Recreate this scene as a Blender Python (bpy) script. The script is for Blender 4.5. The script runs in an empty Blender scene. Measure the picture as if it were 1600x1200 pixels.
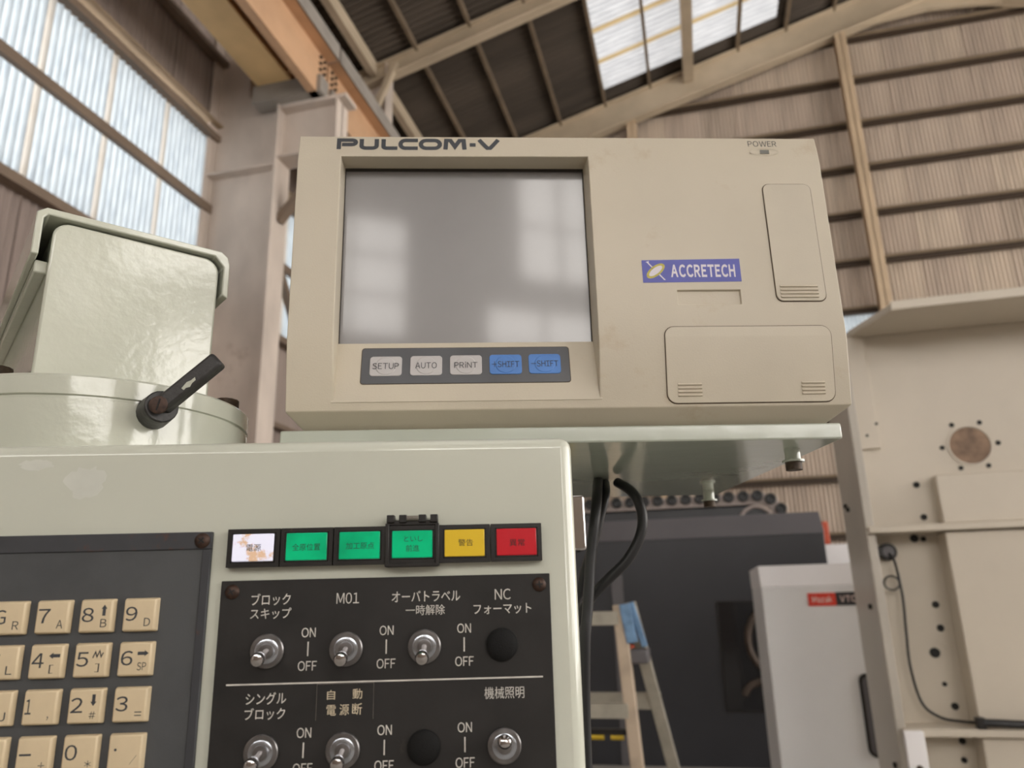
import bpy, bmesh, math, random
from mathutils import Vector, Matrix
random.seed(7)
S = bpy.context.scene
COL = S.collection
R = math.radians

# ------------------------------------------------------------------ camera, world, exposure
cam_d = bpy.data.cameras.new('camera')
cam = bpy.data.objects.new('camera', cam_d)
COL.objects.link(cam)
cam_d.sensor_width = 36.0
cam_d.lens = 36.0 * 1180.0 / 1600.0
cam_d.clip_start = 0.02
cam_d.clip_end = 200
cam.matrix_world = (Matrix.Translation((0, 0, 1.35)) @ Matrix.Rotation(R(13.4), 4, 'Z')
                    @ Matrix.Rotation(R(90 + 16.05), 4, 'X') @ Matrix.Rotation(R(-1.5), 4, 'Z'))
cam_d.dof.use_dof = True
cam_d.dof.focus_distance = 0.44
cam_d.dof.aperture_fstop = 11.0
S.camera = cam

world = bpy.data.worlds.new('world')
S.world = world
world.use_nodes = True
bg = world.node_tree.nodes['Background']
bg.inputs[0].default_value = (1.0, 0.955, 0.90, 1)
bg.inputs[1].default_value = 5.0
S.view_settings.view_transform = 'Standard'
S.view_settings.look = 'None'
S.view_settings.exposure = 0.55
S.view_settings.gamma = 1.0
S.view_settings.use_curve_mapping = False
S.cycles.use_denoising = True
S.cycles.max_bounces = 8

def portal(loc, rot, sx, sy):
    d = bpy.data.lights.new('window_portal', 'AREA')
    d.shape = 'RECTANGLE'; d.size = sx; d.size_y = sy
    d.cycles.is_portal = True
    o = bpy.data.objects.new('window_portal', d); COL.objects.link(o)
    o.location = loc; o.rotation_euler = rot

# ------------------------------------------------------------------ materials
def mat(name, col, rough=0.5, metal=0.0, var=0.06, vscale=6.0, vcol=None, stretch=(1, 1, 1), bump=0.0, bscale=60.0,
        spec=0.5, coat=0.0, emit=0.0, stain=None):
    m = bpy.data.materials.new(name); m.use_nodes = True
    nt = m.node_tree; N = nt.nodes; L = nt.links
    p = N['Principled BSDF']
    p.inputs['Roughness'].default_value = rough
    p.inputs['Metallic'].default_value = metal
    p.inputs['Specular IOR Level'].default_value = spec
    p.inputs['Coat Weight'].default_value = coat
    p.inputs['Coat Roughness'].default_value = 0.08
    tc = N.new('ShaderNodeTexCoord')
    mp = N.new('ShaderNodeMapping'); mp.inputs['Scale'].default_value = stretch
    L.new(tc.outputs['Object'], mp.inputs['Vector'])
    no = N.new('ShaderNodeTexNoise'); no.inputs['Scale'].default_value = vscale; no.inputs['Detail'].default_value = 6
    L.new(mp.outputs[0], no.inputs['Vector'])
    mx = N.new('ShaderNodeMix'); mx.data_type = 'RGBA'
    c2 = vcol if vcol else tuple(max(0, c * (1 - var * 2.2)) for c in col)
    mx.inputs['A'].default_value = (*col, 1); mx.inputs['B'].default_value = (*c2, 1)
    rp = N.new('ShaderNodeMapRange')
    rp.inputs['From Min'].default_value = 0.38; rp.inputs['From Max'].default_value = 0.72
    L.new(no.outputs['Fac'], rp.inputs['Value']); L.new(rp.outputs[0], mx.inputs['Factor'])
    out = mx.outputs['Result']
    if stain:
        scol, sscale, lo, hi = stain
        n2 = N.new('ShaderNodeTexNoise'); n2.inputs['Scale'].default_value = sscale; n2.inputs['Detail'].default_value = 8
        n2.inputs['Roughness'].default_value = 0.65
        L.new(tc.outputs['Object'], n2.inputs['Vector'])
        r2 = N.new('ShaderNodeMapRange'); r2.inputs['From Min'].default_value = lo; r2.inputs['From Max'].default_value = hi
        L.new(n2.outputs['Fac'], r2.inputs['Value'])
        m2 = N.new('ShaderNodeMix'); m2.data_type = 'RGBA'
        L.new(r2.outputs[0], m2.inputs['Factor']); L.new(out, m2.inputs['A']); m2.inputs['B'].default_value = (*scol, 1)
        out = m2.outputs['Result']
    L.new(out, p.inputs['Base Color'])
    if emit:
        L.new(out, p.inputs['Emission Color']); p.inputs['Emission Strength'].default_value = emit
    if bump:
        nb = N.new('ShaderNodeTexNoise'); nb.inputs['Scale'].default_value = bscale; nb.inputs['Detail'].default_value = 3
        L.new(tc.outputs['Object'], nb.inputs['Vector'])
        bp = N.new('ShaderNodeBump'); bp.inputs['Strength'].default_value = bump; bp.inputs['Distance'].default_value = 0.001
        L.new(nb.outputs['Fac'], bp.inputs['Height']); L.new(bp.outputs[0], p.inputs['Normal'])
    return m

def sheet_mat(name, col, trans, stain, pitch, stretch):
    m = bpy.data.materials.new(name); m.use_nodes = True
    nt = m.node_tree; N = nt.nodes; L = nt.links
    N.remove(N['Principled BSDF'])
    out = N['Material Output']
    tc = N.new('ShaderNodeTexCoord')
    mp = N.new('ShaderNodeMapping'); mp.inputs['Scale'].default_value = stretch
    L.new(tc.outputs['Object'], mp.inputs['Vector'])
    no = N.new('ShaderNodeTexNoise'); no.inputs['Scale'].default_value = 1.6; no.inputs['Detail'].default_value = 7
    L.new(mp.outputs[0], no.inputs['Vector'])
    rp = N.new('ShaderNodeMapRange'); rp.inputs['From Min'].default_value = 0.35; rp.inputs['From Max'].default_value = 0.7
    L.new(no.outputs['Fac'], rp.inputs['Value'])
    mx = N.new('ShaderNodeMix'); mx.data_type = 'RGBA'
    mx.inputs['A'].default_value = (*[c * trans for c in col], 1); mx.inputs['B'].default_value = (*[c * trans for c in stain], 1)
    L.new(rp.outputs[0], mx.inputs['Factor'])
    # corrugation shading put into the colour: darker bands at the wave pitch
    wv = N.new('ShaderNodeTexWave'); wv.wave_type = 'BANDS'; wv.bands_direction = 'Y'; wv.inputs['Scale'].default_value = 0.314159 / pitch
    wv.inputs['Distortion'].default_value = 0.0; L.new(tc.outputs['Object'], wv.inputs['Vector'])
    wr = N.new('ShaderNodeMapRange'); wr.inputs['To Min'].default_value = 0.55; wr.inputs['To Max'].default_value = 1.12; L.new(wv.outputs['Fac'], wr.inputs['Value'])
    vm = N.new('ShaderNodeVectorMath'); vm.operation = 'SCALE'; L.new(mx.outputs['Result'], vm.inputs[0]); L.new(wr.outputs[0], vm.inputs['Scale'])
    tr = N.new('ShaderNodeBsdfTranslucent'); L.new(vm.outputs[0], tr.inputs['Color'])
    df = N.new('ShaderNodeBsdfDiffuse'); df.inputs['Color'].default_value = (*[c * 0.25 for c in col], 1)
    ad = N.new('ShaderNodeAddShader'); L.new(tr.outputs[0], ad.inputs[0]); L.new(df.outputs[0], ad.inputs[1])
    L.new(ad.outputs[0], out.inputs['Surface'])
    return m

M = {}
M['green'] = mat('pale_green_paint', (0.61, 0.625, 0.54), 0.16, var=0.05, vscale=5, bump=0.22, bscale=45, coat=0.5)
M['green_head'] = mat('pale_green_brushed_paint', (0.56, 0.575, 0.49), 0.12, var=0.06, vscale=9, bump=0.25, bscale=140, coat=0.5)
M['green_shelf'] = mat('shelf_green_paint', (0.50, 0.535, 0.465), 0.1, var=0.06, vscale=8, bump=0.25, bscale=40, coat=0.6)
M['beige'] = mat('aged_beige_plastic', (0.58, 0.52, 0.415), 0.42, var=0.05, vscale=7, bump=0.08, bscale=900,
                 stain=((0.40, 0.28, 0.15), 17, 0.60, 0.86))
M['beige_door'] = mat('beige_plastic_door', (0.59, 0.53, 0.425), 0.42, var=0.05, vscale=11, bump=0.08, bscale=900)
M['seam'] = mat('dark_seam', (0.10, 0.07, 0.045), 0.8)
M['screen'] = mat('unlit_screen_film', (0.195, 0.185, 0.188), 0.34, var=0.08, vscale=9, coat=1.0, spec=0.9, bump=0.10, bscale=14)
M['screen_edge'] = mat('screen_gasket', (0.03, 0.025, 0.02), 0.7)
M['btn_panel'] = mat('grey_membrane', (0.105, 0.108, 0.118), 0.32, var=0.08, vscale=30, stain=((0.35, 0.34, 0.33), 70, 0.70, 0.80))
M['btn_grey'] = mat('light_grey_button', (0.52, 0.50, 0.50), 0.35, var=0.03)
M['btn_blue'] = mat('blue_button', (0.09, 0.24, 0.62), 0.35, var=0.08, vscale=60)
M['ink'] = mat('dark_ink', (0.045, 0.048, 0.055), 0.6, var=0.1)
M['ink_worn'] = mat('worn_logo_ink', (0.05, 0.055, 0.065), 0.5, var=0.1, stain=((0.5, 0.43, 0.34), 90, 0.72, 0.76))
M['white_ink'] = mat('white_ink', (0.66, 0.63, 0.58), 0.6, var=0.1, vscale=200)
M['cream_ink'] = mat('cream_ink', (0.66, 0.56, 0.40), 0.6, var=0.1, vscale=200)
M['lamp_ink'] = mat('lamp_ink', (0.004, 0.03, 0.018), 0.6)
M['sticker_blue'] = mat('blue_sticker', (0.075, 0.085, 0.42), 0.4, var=0.08, vscale=60)
M['sticker_white'] = mat('sticker_white', (0.72, 0.68, 0.74), 0.5, var=0.03)
M['sticker_gold'] = mat('sticker_gold', (0.58, 0.50, 0.10), 0.5, var=0.2, vscale=300)
M['led'] = mat('unlit_led', (0.13, 0.13, 0.11), 0.3)
M['plate'] = mat('black_switch_plate', (0.028, 0.026, 0.025), 0.5, var=0.15, vscale=40, stain=((0.07, 0.06, 0.05), 55, 0.66, 0.85), bump=0.05, bscale=500, spec=0.25)
M['keyplate'] = mat('dark_grey_key_panel', (0.082, 0.085, 0.089), 0.55, var=0.1, vscale=40, bump=0.05, bscale=1200, spec=0.25)
M['keyrim'] = mat('rusty_panel_rim', (0.040, 0.042, 0.048), 0.5, var=0.1, vscale=60, stain=((0.09, 0.035, 0.02), 70, 0.60, 0.72))
M['key'] = mat('tan_keycap', (0.67, 0.545, 0.36), 0.42, var=0.05, vscale=60, stain=((0.33, 0.20, 0.09), 120, 0.70, 0.85))
M['black_plastic'] = mat('black_plastic', (0.014, 0.012, 0.011), 0.35, var=0.2, vscale=120, stain=((0.10, 0.055, 0.035), 130, 0.64, 0.78))
M['lens_white'] = mat('lit_white_lens', (0.74, 0.74, 0.88), 0.2, var=0.02, stain=((0.62, 0.42, 0.28), 95, 0.54, 0.60), emit=0.30)
M['lens_green'] = mat('green_lens', (0.0, 0.40, 0.17), 0.14, var=0.15, vscale=60, emit=0.28)
M['lens_yellow'] = mat('yellow_lens', (0.78, 0.53, 0.03), 0.25, var=0.03)
M['lens_red'] = mat('red_lens', (0.58, 0.010, 0.022), 0.25, var=0.05)
M['plug'] = mat('black_rubber_plug', (0.008, 0.008, 0.008), 0.6, bump=0.4, bscale=2500, spec=0.2)
M['chrome'] = mat('chrome', (0.62, 0.60, 0.60), 0.09, metal=1.0, var=0.05)
M['nut'] = mat('dull_nickel', (0.25, 0.24, 0.24), 0.3, metal=0.9, var=0.12, vscale=200)
M['washer'] = mat('bluish_nickel', (0.50, 0.53, 0.58), 0.2, metal=0.9, var=0.15, vscale=150)
M['hole'] = mat('dark_hole', (0.008, 0.008, 0.008), 0.7)
M['rust_screw'] = mat('rusted_screw', (0.065, 0.035, 0.024), 0.5, metal=0.4, var=0.3, vscale=400)
M['lever'] = mat('black_iron_lever', (0.030, 0.028, 0.027), 0.45, var=0.25, vscale=90, bump=0.3, bscale=300, stain=((0.5, 0.48, 0.42), 45, 0.69, 0.70))
M['rust'] = mat('brown_rusted_steel', (0.09, 0.06, 0.04), 0.6, metal=0.3, var=0.3, vscale=250)
M['cable'] = mat('black_cable', (0.010, 0.010, 0.012), 0.4)
M['spring'] = mat('grey_spring', (0.26, 0.23, 0.20), 0.4, metal=0.6)
M['concrete'] = mat('concrete_floor', (0.40, 0.375, 0.34), 0.6, var=0.12, vscale=0.7)
M['roof'] = mat('dirty_slate_roof', (0.085, 0.066, 0.050), 0.9, var=0.22, vscale=0.8, stretch=(0.4, 3, 1))
M['purlin'] = mat('brown_purlin', (0.22, 0.165, 0.11), 0.7, var=0.15, vscale=3)
M['rafter'] = mat('beige_rafter', (0.55, 0.45, 0.325), 0.65, var=0.1, vscale=1.5)
M['post'] = mat('tan_post', (0.56, 0.42, 0.28), 0.6, var=0.08, vscale=2)
M['girt'] = mat('tan_girt', (0.36, 0.27, 0.18), 0.7, var=0.1, vscale=2)
M['girt_dark'] = mat('dark_brown_girt', (0.20, 0.145, 0.105), 0.7, var=0.1, vscale=2)
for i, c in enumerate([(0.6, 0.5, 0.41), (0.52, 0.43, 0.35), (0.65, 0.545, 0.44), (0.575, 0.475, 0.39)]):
    M['side%d' % i] = mat('shaded_mauve_sheet', tuple(v * k for v, k in zip(c, (.52, .50, .54))), 0.85, var=0.10, vscale=1.3, stretch=(7, 7, 0.5))  # slate sheet colours darkened, putting the left wall's shade into the colour
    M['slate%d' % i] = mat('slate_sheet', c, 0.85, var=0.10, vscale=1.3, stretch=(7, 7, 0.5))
M['wall_plain'] = mat('plain_wall', (0.34, 0.28, 0.23), 0.85, var=0.1, vscale=1)
M['column'] = mat('mauve_grey_steel', (0.66, 0.57, 0.50), 0.6, var=0.12, vscale=2.2, stretch=(1, 1, 0.5), stain=((0.24, 0.15, 0.10), 2.5, 0.66, 0.9))
M['orange'] = mat('orange_crane_paint', (0.62, 0.38, 0.225), 0.5, var=0.1, vscale=2)
M['orange_yel'] = mat('ochre_crane_paint', (0.80, 0.54, 0.26), 0.5, var=0.1, vscale=2)
M['grey_steel'] = mat('grey_steel', (0.30, 0.27, 0.24), 0.6, var=0.1, vscale=3)
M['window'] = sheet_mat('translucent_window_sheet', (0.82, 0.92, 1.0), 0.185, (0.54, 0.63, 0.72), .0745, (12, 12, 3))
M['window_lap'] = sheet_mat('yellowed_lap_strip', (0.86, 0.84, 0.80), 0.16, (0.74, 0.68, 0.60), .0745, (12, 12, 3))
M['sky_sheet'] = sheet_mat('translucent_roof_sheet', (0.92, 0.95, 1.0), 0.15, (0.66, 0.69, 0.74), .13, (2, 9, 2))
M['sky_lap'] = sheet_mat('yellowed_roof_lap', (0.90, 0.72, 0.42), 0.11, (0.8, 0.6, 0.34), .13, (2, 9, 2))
M['cream'] = mat('cream_machine_paint', (0.62, 0.555, 0.46), 0.4, var=0.05, vscale=2.5, stain=((0.38, 0.31, 0.22), 5, 0.68, 0.95))
M['cream_side'] = mat('grey_cream_paint', (0.50, 0.46, 0.40), 0.4, var=0.05, vscale=3)
M['bronze'] = mat('bronze_plug', (0.22, 0.14, 0.09), 0.45, metal=0.4, var=0.3, vscale=14)
M['black_machine'] = mat('charcoal_machine_paint', (0.030, 0.031, 0.037), 0.35, var=0.1, vscale=2)
M['grey_machine'] = mat('slate_grey_machine_paint', (0.115, 0.108, 0.115), 0.45, var=0.06, vscale=2)
M['glass_dark'] = mat('dark_window_glass', (0.012, 0.012, 0.014), 0.08)
M['iron'] = mat('dark_cast_iron', (0.10, 0.075, 0.06), 0.45, metal=0.5, var=0.2, vscale=9)
M['mag_plate'] = mat('pale_magazine_plate', (0.44, 0.37, 0.34), 0.5, var=0.08)
M['white_machine'] = mat('pale_grey_machine_paint', (0.84, 0.84, 0.85), 0.35, var=0.03, vscale=2)
M['white_top'] = mat('white_machine_paint', (0.90, 0.88, 0.89), 0.35, var=0.02, vscale=2)
M['red_badge'] = mat('red_badge', (0.75, 0.055, 0.03), 0.4, var=0.03)
M['black_badge'] = mat('black_badge', (0.03, 0.032, 0.036), 0.4)
M['badge_ink'] = mat('badge_ink', (0.80, 0.62, 0.58), 0.5)
M['alu'] = mat('aluminium', (0.46, 0.43, 0.36), 0.38, metal=0.4, var=0.1, vscale=15)
M['alu_tan'] = mat('tan_aluminium', (0.50, 0.40, 0.30), 0.45, metal=0.2, var=0.1, vscale=15)
M['blue_cloth'] = mat('blue_tape', (0.17, 0.30, 0.48), 0.7, var=0.2, vscale=30)
M['yellow'] = mat('yellow_cap', (0.62, 0.43, 0.02), 0.5)
M['red_plastic'] = mat('red_plastic', (0.55, 0.08, 0.03), 0.5)

# ------------------------------------------------------------------ mesh helpers
class MB:
    def __init__(s): s.v = []; s.f = []
    def add(s, vs, fs):
        n = len(s.v); s.v += [tuple(p) for p in vs]; s.f += [tuple(i + n for i in f) for f in fs]; return s
    def box(s, x0, x1, y0, y1, z0, z1):
        return s.add([(x0, y0, z0), (x1, y0, z0), (x1, y1, z0), (x0, y1, z0), (x0, y0, z1), (x1, y0, z1), (x1, y1, z1), (x0, y1, z1)],
                     [(0, 3, 2, 1), (4, 5, 6, 7), (0, 1, 5, 4), (1, 2, 6, 5), (2, 3, 7, 6), (3, 0, 4, 7)])
    def cyl(s, p0, p1, r0, r1=None, n=16, caps=True):
        r1 = r0 if r1 is None else r1
        p0 = Vector(p0); p1 = Vector(p1); d = (p1 - p0).normalized()
        a = d.orthogonal().normalized(); b = d.cross(a)
        vs = []
        for p, r in ((p0, r0), (p1, r1)):
            vs += [p + (a * math.cos(2 * math.pi * i / n) + b * math.sin(2 * math.pi * i / n)) * r for i in range(n)]
        fs = [(i, (i + 1) % n, n + (i + 1) % n, n + i) for i in range(n)]
        if caps: fs += [tuple(reversed(range(n))), tuple(range(n, 2 * n))]
        return s.add(vs, fs)
    def lathe(s, o, d, prof, n=24):
        """prof: list of (distance along d, radius)"""
        o = Vector(o); d = Vector(d).normalized(); a = d.orthogonal().normalized(); b = d.cross(a)
        vs = []; fs = []
        for h, r in prof:
            vs += [o + d * h + (a * math.cos(2 * math.pi * i / n) + b * math.sin(2 * math.pi * i / n)) * max(r, 1e-6) for i in range(n)]
        for k in range(len(prof) - 1):
            fs += [(k * n + i, k * n + (i + 1) % n, (k + 1) * n + (i + 1) % n, (k + 1) * n + i) for i in range(n)]
        fs += [tuple(reversed(range(n))), tuple(range((len(prof) - 1) * n, len(prof) * n))]
        return s.add(vs, fs)
    def tube(s, pts, r, n=10):
        pts = [Vector(p) for p in pts]
        q = []
        for i in range(len(pts) - 1):     # catmull-rom
            p0 = pts[max(i - 1, 0)]; p1 = pts[i]; p2 = pts[i + 1]; p3 = pts[min(i + 2, len(pts) - 1)]
            for k in range(6):
                t = k / 6
                q.append(0.5 * ((2 * p1) + (p2 - p0) * t + (2 * p0 - 5 * p1 + 4 * p2 - p3) * t * t + (3 * p1 - p0 - 3 * p2 + p3) * t ** 3))
        q.append(pts[-1])
        vs = []; fs = []; a = None
        for i, p in enumerate(q):
            d = (q[min(i + 1, len(q) - 1)] - q[max(i - 1, 0)]).normalized()
            a = d.orthogonal().normalized() if a is None else (a - d * a.dot(d)).normalized()
            b = d.cross(a)
            vs += [p + (a * math.cos(2 * math.pi * k / n) + b * math.sin(2 * math.pi * k / n)) * r for k in range(n)]
        for j in range(len(q) - 1):
            fs += [(j * n + k, j * n + (k + 1) % n, (j + 1) * n + (k + 1) % n, (j + 1) * n + k) for k in range(n)]
        fs += [tuple(reversed(range(n))), tuple(range((len(q) - 1) * n, len(q) * n))]
        return s.add(vs, fs)
    def prism(s, poly, y0, y1, axis='y'):
        """poly: list of 2D points, extruded along axis"""
        n = len(poly)
        def P(a, b, t): return {'y': (a, t, b), 'x': (t, a, b), 'z': (a, b, t)}[axis]
        vs = [P(a, b, y0) for a, b in poly] + [P(a, b, y1) for a, b in poly]
        fs = [tuple(range(n)), tuple(reversed(range(n, 2 * n)))] + [(i, n + i, n + (i + 1) % n, (i + 1) % n) for i in range(n)]
        return s.add(vs, fs)
    def bar(s, p0, p1, w, h, up=(0, 0, 1)):
        """rectangular bar between two points, w sideways, h along up"""
        p0 = Vector(p0); p1 = Vector(p1); d = (p1 - p0).normalized(); u = Vector(up); u = (u - d * u.dot(d)).normalized(); a = d.cross(u)
        vs = [p + a * sx * w / 2 + u * sz * h / 2 for p in (p0, p1) for sx, sz in ((-1, -1), (1, -1), (1, 1), (-1, 1))]
        return s.add(vs, [(0, 1, 2, 3), (7, 6, 5, 4), (0, 4, 5, 1), (1, 5, 6, 2), (2, 6, 7, 3), (3, 7, 4, 0)])

def rrect(x0, x1, z0, z1, r, n=5):
    pts = []
    for cx, cz, a0 in ((x1 - r, z1 - r, 0), (x0 + r, z1 - r, 90), (x0 + r, z0 + r, 180), (x1 - r, z0 + r, 270)):
        pts += [(cx + r * math.cos(R(a0 + 90 * k / n)), cz + r * math.sin(R(a0 + 90 * k / n))) for k in range(n + 1)]
    return pts

FR = {'b': Matrix.Identity(4), 'p': Matrix.Rotation(R(16.4), 4, 'Z')}

def finish(me, smooth=True, ang=35):
    bm = bmesh.new(); bm.from_mesh(me)
    bmesh.ops.remove_doubles(bm, verts=bm.verts, dist=1e-6)
    bmesh.ops.recalc_face_normals(bm, faces=bm.faces)
    bm.to_mesh(me); bm.free()
    if smooth:
        me.shade_smooth(); me.set_sharp_from_angle(angle=R(ang))

def link(name, me, m, parent=None, frame='b', base=(0, 0, 0), bevel=0, seg=2):
    if m is not None and not me.materials: me.materials.append(m)
    o = bpy.data.objects.new(name, me); COL.objects.link(o)
    if parent is not None:
        o.parent = parent
    else:
        o.matrix_world = FR[frame] @ Matrix.Translation(base)
    if bevel:
        b = o.modifiers.new('bevel', 'BEVEL'); b.width = bevel; b.segments = seg; b.limit_method = 'ANGLE'; b.angle_limit = R(40)
    return o

def root_of(p):
    while p.parent is not None: p = p.parent
    return p

def mk(name, mb, m, parent=None, bevel=0, seg=2, smooth=True, ang=35, frame='b', base=(0, 0, 0), recalc=True):
    """mesh in frame coordinates; shifted so that its thing's base is the origin"""
    me = bpy.data.meshes.new(name); me.from_pydata([tuple(v) for v in mb.v], [], mb.f)
    b = Vector(root_of(parent)['_base']) if parent is not None and '_base' in root_of(parent) else Vector(base)
    if parent is None: b = Vector(base)
    me.transform(Matrix.Translation(-b))
    if recalc: finish(me, smooth, ang)
    return link(name, me, m, parent, frame, base, bevel, seg)

def tag(o, label, cat, group=None):
    o['label'] = label; o['category'] = cat
    if group: o['group'] = group
    return o

def thing(name, label, cat, base=(0, 0, 0), frame='b', group=None):
    o = bpy.data.objects.new(name, None); COL.objects.link(o)
    o.empty_display_size = 0.05
    o.matrix_world = FR[frame] @ Matrix.Translation(base)
    o['_base'] = tuple(base)
    return tag(o, label, cat, group)

def struct(o):
    o['kind'] = 'structure'; return o

GL = {}
def text(s, x0, x1, z0, z1, y, m, parent, name='lettering', thick=0.0, shear=0.0, yfun=None, label=None, gap=None):
    """flat print fitted into x0..x1, z0..z1 on the plane y, facing -y"""
    def glyphs(body):
        c = bpy.data.curves.new(name, 'FONT'); c.body = body; c.offset = thick; c.resolution_u = 3; c.shear = shear
        t = bpy.data.objects.new(name, c); COL.objects.link(t)
        dg = bpy.context.evaluated_depsgraph_get()
        g = bpy.data.meshes.new_from_object(t.evaluated_get(dg))
        bpy.data.objects.remove(t); bpy.data.curves.remove(c)
        return g
    if all(33 <= ord(ch) < 127 for ch in s):      # Latin: full-width gothic glyphs set one by one
        V = []; Fc = []; pen = 0.0
        for ch in s:
            if (ch, thick) not in GL: GL[(ch, thick)] = (lambda g: ([tuple(v.co) for v in g.vertices], [tuple(p.vertices) for p in g.polygons]))(glyphs(chr(ord(ch) + 0xFEE0)))
            vv, ff = GL[(ch, thick)]; lo = min(v[0] for v in vv); hi = max(v[0] for v in vv); n = len(V)
            V += [(v[0] - lo + pen, v[1], 0) for v in vv]; Fc += [tuple(q + n for q in f) for f in ff]; pen += hi - lo + (gap if gap else 0.11)
        me = bpy.data.meshes.new(name); me.from_pydata(V, [], Fc)
    else:
        me = glyphs(s)
    xs = [v.co.x for v in me.vertices]; ys = [v.co.y for v in me.vertices]
    ax, bx, ay, by = min(xs), max(xs), min(ys), max(ys)
    b = Vector(root_of(parent)['_base'])
    for v in me.vertices:
        X = x0 + (v.co.x - ax) / (bx - ax) * (x1 - x0)
        Z = z0 + (v.co.y - ay) / (by - ay) * (z1 - z0) if by - ay > 1e-6 else z0
        Y = y if yfun is None else yfun(Z)
        v.co = Vector((X, Y, Z)) - b
    me.materials.clear()
    o = link(name, me, m, parent)
    if label: o['label'] = label
    return o

def poly(pts, y, m, parent, name='mark', yfun=None):
    mb = MB(); mb.add([(a, yfun(b) if yfun else y, b) for a, b in pts], [tuple(range(len(pts)))])
    return mk(name, mb, m, parent, smooth=False)

def ribbon(mb, pts, t, y, closed=False):
    """flat stroke of width t along 2D points"""
    n = len(pts); P = [Vector((a, b)) for a, b in pts]; L = []; Rr = []
    for i in range(n):
        if closed: a, b = P[(i - 1) % n], P[(i + 1) % n]
        else: a, b = P[max(i - 1, 0)], P[min(i + 1, n - 1)]
        d1 = (P[i] - a); d2 = (b - P[i])
        d1 = d1.normalized() if d1.length > 1e-9 else d2.normalized()
        d2 = d2.normalized() if d2.length > 1e-9 else d1
        n1 = Vector((-d1.y, d1.x)); n2 = Vector((-d2.y, d2.x)); mm = (n1 + n2)
        mm = mm.normalized() if mm.length > 1e-6 else n1
        k = min(1.0 / max(mm.dot(n1), 0.3), 2.5)
        L.append(P[i] + mm * t / 2 * k); Rr.append(P[i] - mm * t / 2 * k)
    vs = [(p.x, y, p.y) for p in L] + [(p.x, y, p.y) for p in Rr]
    fs = [(i, (i + 1) % n, n + (i + 1) % n, n + i) for i in range(n if closed else n - 1)]
    mb.add(vs, fs)

def copy_part(src, parent, loc_delta):
    o = src.copy(); COL.objects.link(o); o.parent = parent
    o.location = src.location + Vector(loc_delta)
    for k in ('label',):
        if k in o: del o[k]
    return o

def corrugated(name, w, h, pitch, amp, axis='x', seg=6):
    """sheet w wide (corrugated across), h tall; origin at the lower left corner; waves stand out along -y"""
    n = int(round(w / pitch)) * seg
    vs = []; fs = []
    for i in range(n + 1):
        u = w * i / n; d = amp * math.cos(2 * math.pi * u / pitch)
        for v in (0, h):
            vs.append((u, d, v) if axis == 'x' else (d, u, v))
    for i in range(n): fs.append((2 * i, 2 * i + 2, 2 * i + 3, 2 * i + 1))
    me = bpy.data.meshes.new(name); me.from_pydata(vs, [], fs); me.shade_smooth()
    return me

# ================================================================== the hall
XL, YB, XR, YR, RIDGE = -5.0, 14.0, 15.4, -8.0, 5.2
def roof_z(x): return 11.665 + 0.28 * x if x <= RIDGE else 11.665 + 0.28 * (2 * RIDGE - x)

struct(mk('floor', MB().box(XL - .3, XR + .3, YR - .3, YB + .3, -0.2, 0), M['concrete'], smooth=False))

def holed(name, us, vs, holes, place, thick, m):
    """wall of boxes between breaks us x vs, leaving out the cells inside holes; place(u0,u1,v0,v1)->box args"""
    mb = MB()
    for i in range(len(us) - 1):
        for j in range(len(vs) - 1):
            cu, cv = (us[i] + us[i + 1]) / 2, (vs[j] + vs[j + 1]) / 2
            if any(a < cu < b and c < cv < d for a, b, c, d in holes): continue
            mb.box(*place(us[i], us[i + 1], vs[j], vs[j + 1]))
    return struct(mk(name, mb, m, smooth=False))

# wall behind the photographer and wall on the right, with open window bays; the right-hand bays are added for light
rw = [(-4.4, 1.5, 4.6, 6.3), (2.55, 9.4, 3.6, 5.2), (3.05, 8.2, 5.6, 8.2), (13.0, 15.0, 7.3, 8.6)]
us = sorted({XL, XR} | {h[0] for h in rw} | {h[1] for h in rw}); vs = sorted({0, 10.2} | {h[2] for h in rw} | {h[3] for h in rw})
w = holed('wall_rear', us, vs, rw, lambda a, b, c, d: (a, b, YR - .2, YR, c, d), .2, M['wall_plain'])
mk('gable', MB().prism([(XL, 10.2), (XR, 10.2), (XR, roof_z(XR)), (RIDGE, roof_z(RIDGE)), (XL, roof_z(XL))], YR - .2, YR), M['wall_plain'], w, smooth=False)
for k, h in enumerate(rw[:4]):
    portal(((h[0] + h[1]) / 2, YR - .25, (h[2] + h[3]) / 2), (R(90), 0, R(180)), h[1] - h[0], h[3] - h[2])
    mb = MB()
    for i in range(9):
        x = h[0] + (h[1] - h[0]) * i / 8; mb.box(x - .03, x + .03, YR - .13, YR - .07, h[2], h[3])
    for i in range(4):
        z = h[2] + (h[3] - h[2]) * i / 3; mb.box(h[0], h[1], YR - .12, YR - .08, z - .025, z + .025)
    struct(mk('window_%d' % (k + 5), mb, M['girt_dark'], smooth=False))
sw = [(-7.0, -2.5, 3.0, 7.5), (-1.5, 3.0, 1.5, 7.5), (4.0, 8.3, 1.5, 7.5), (9.2, 13.6, 1.5, 7.5)]  # unseen bays, added and enlarged to light the far end
us = sorted({YR, YB} | {h[0] for h in sw} | {h[1] for h in sw}); vs = sorted({0, 8.8} | {h[2] for h in sw} | {h[3] for h in sw})
holed('wall_right', us, vs, sw, lambda a, b, c, d: (XR, XR + .2, a, b, c, d), .2, M['wall_plain'])
for h in sw:
    portal((XR + .25, (h[0] + h[1]) / 2, (h[2] + h[3]) / 2), (R(90), 0, R(90)), h[1] - h[0], h[3] - h[2])

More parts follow.
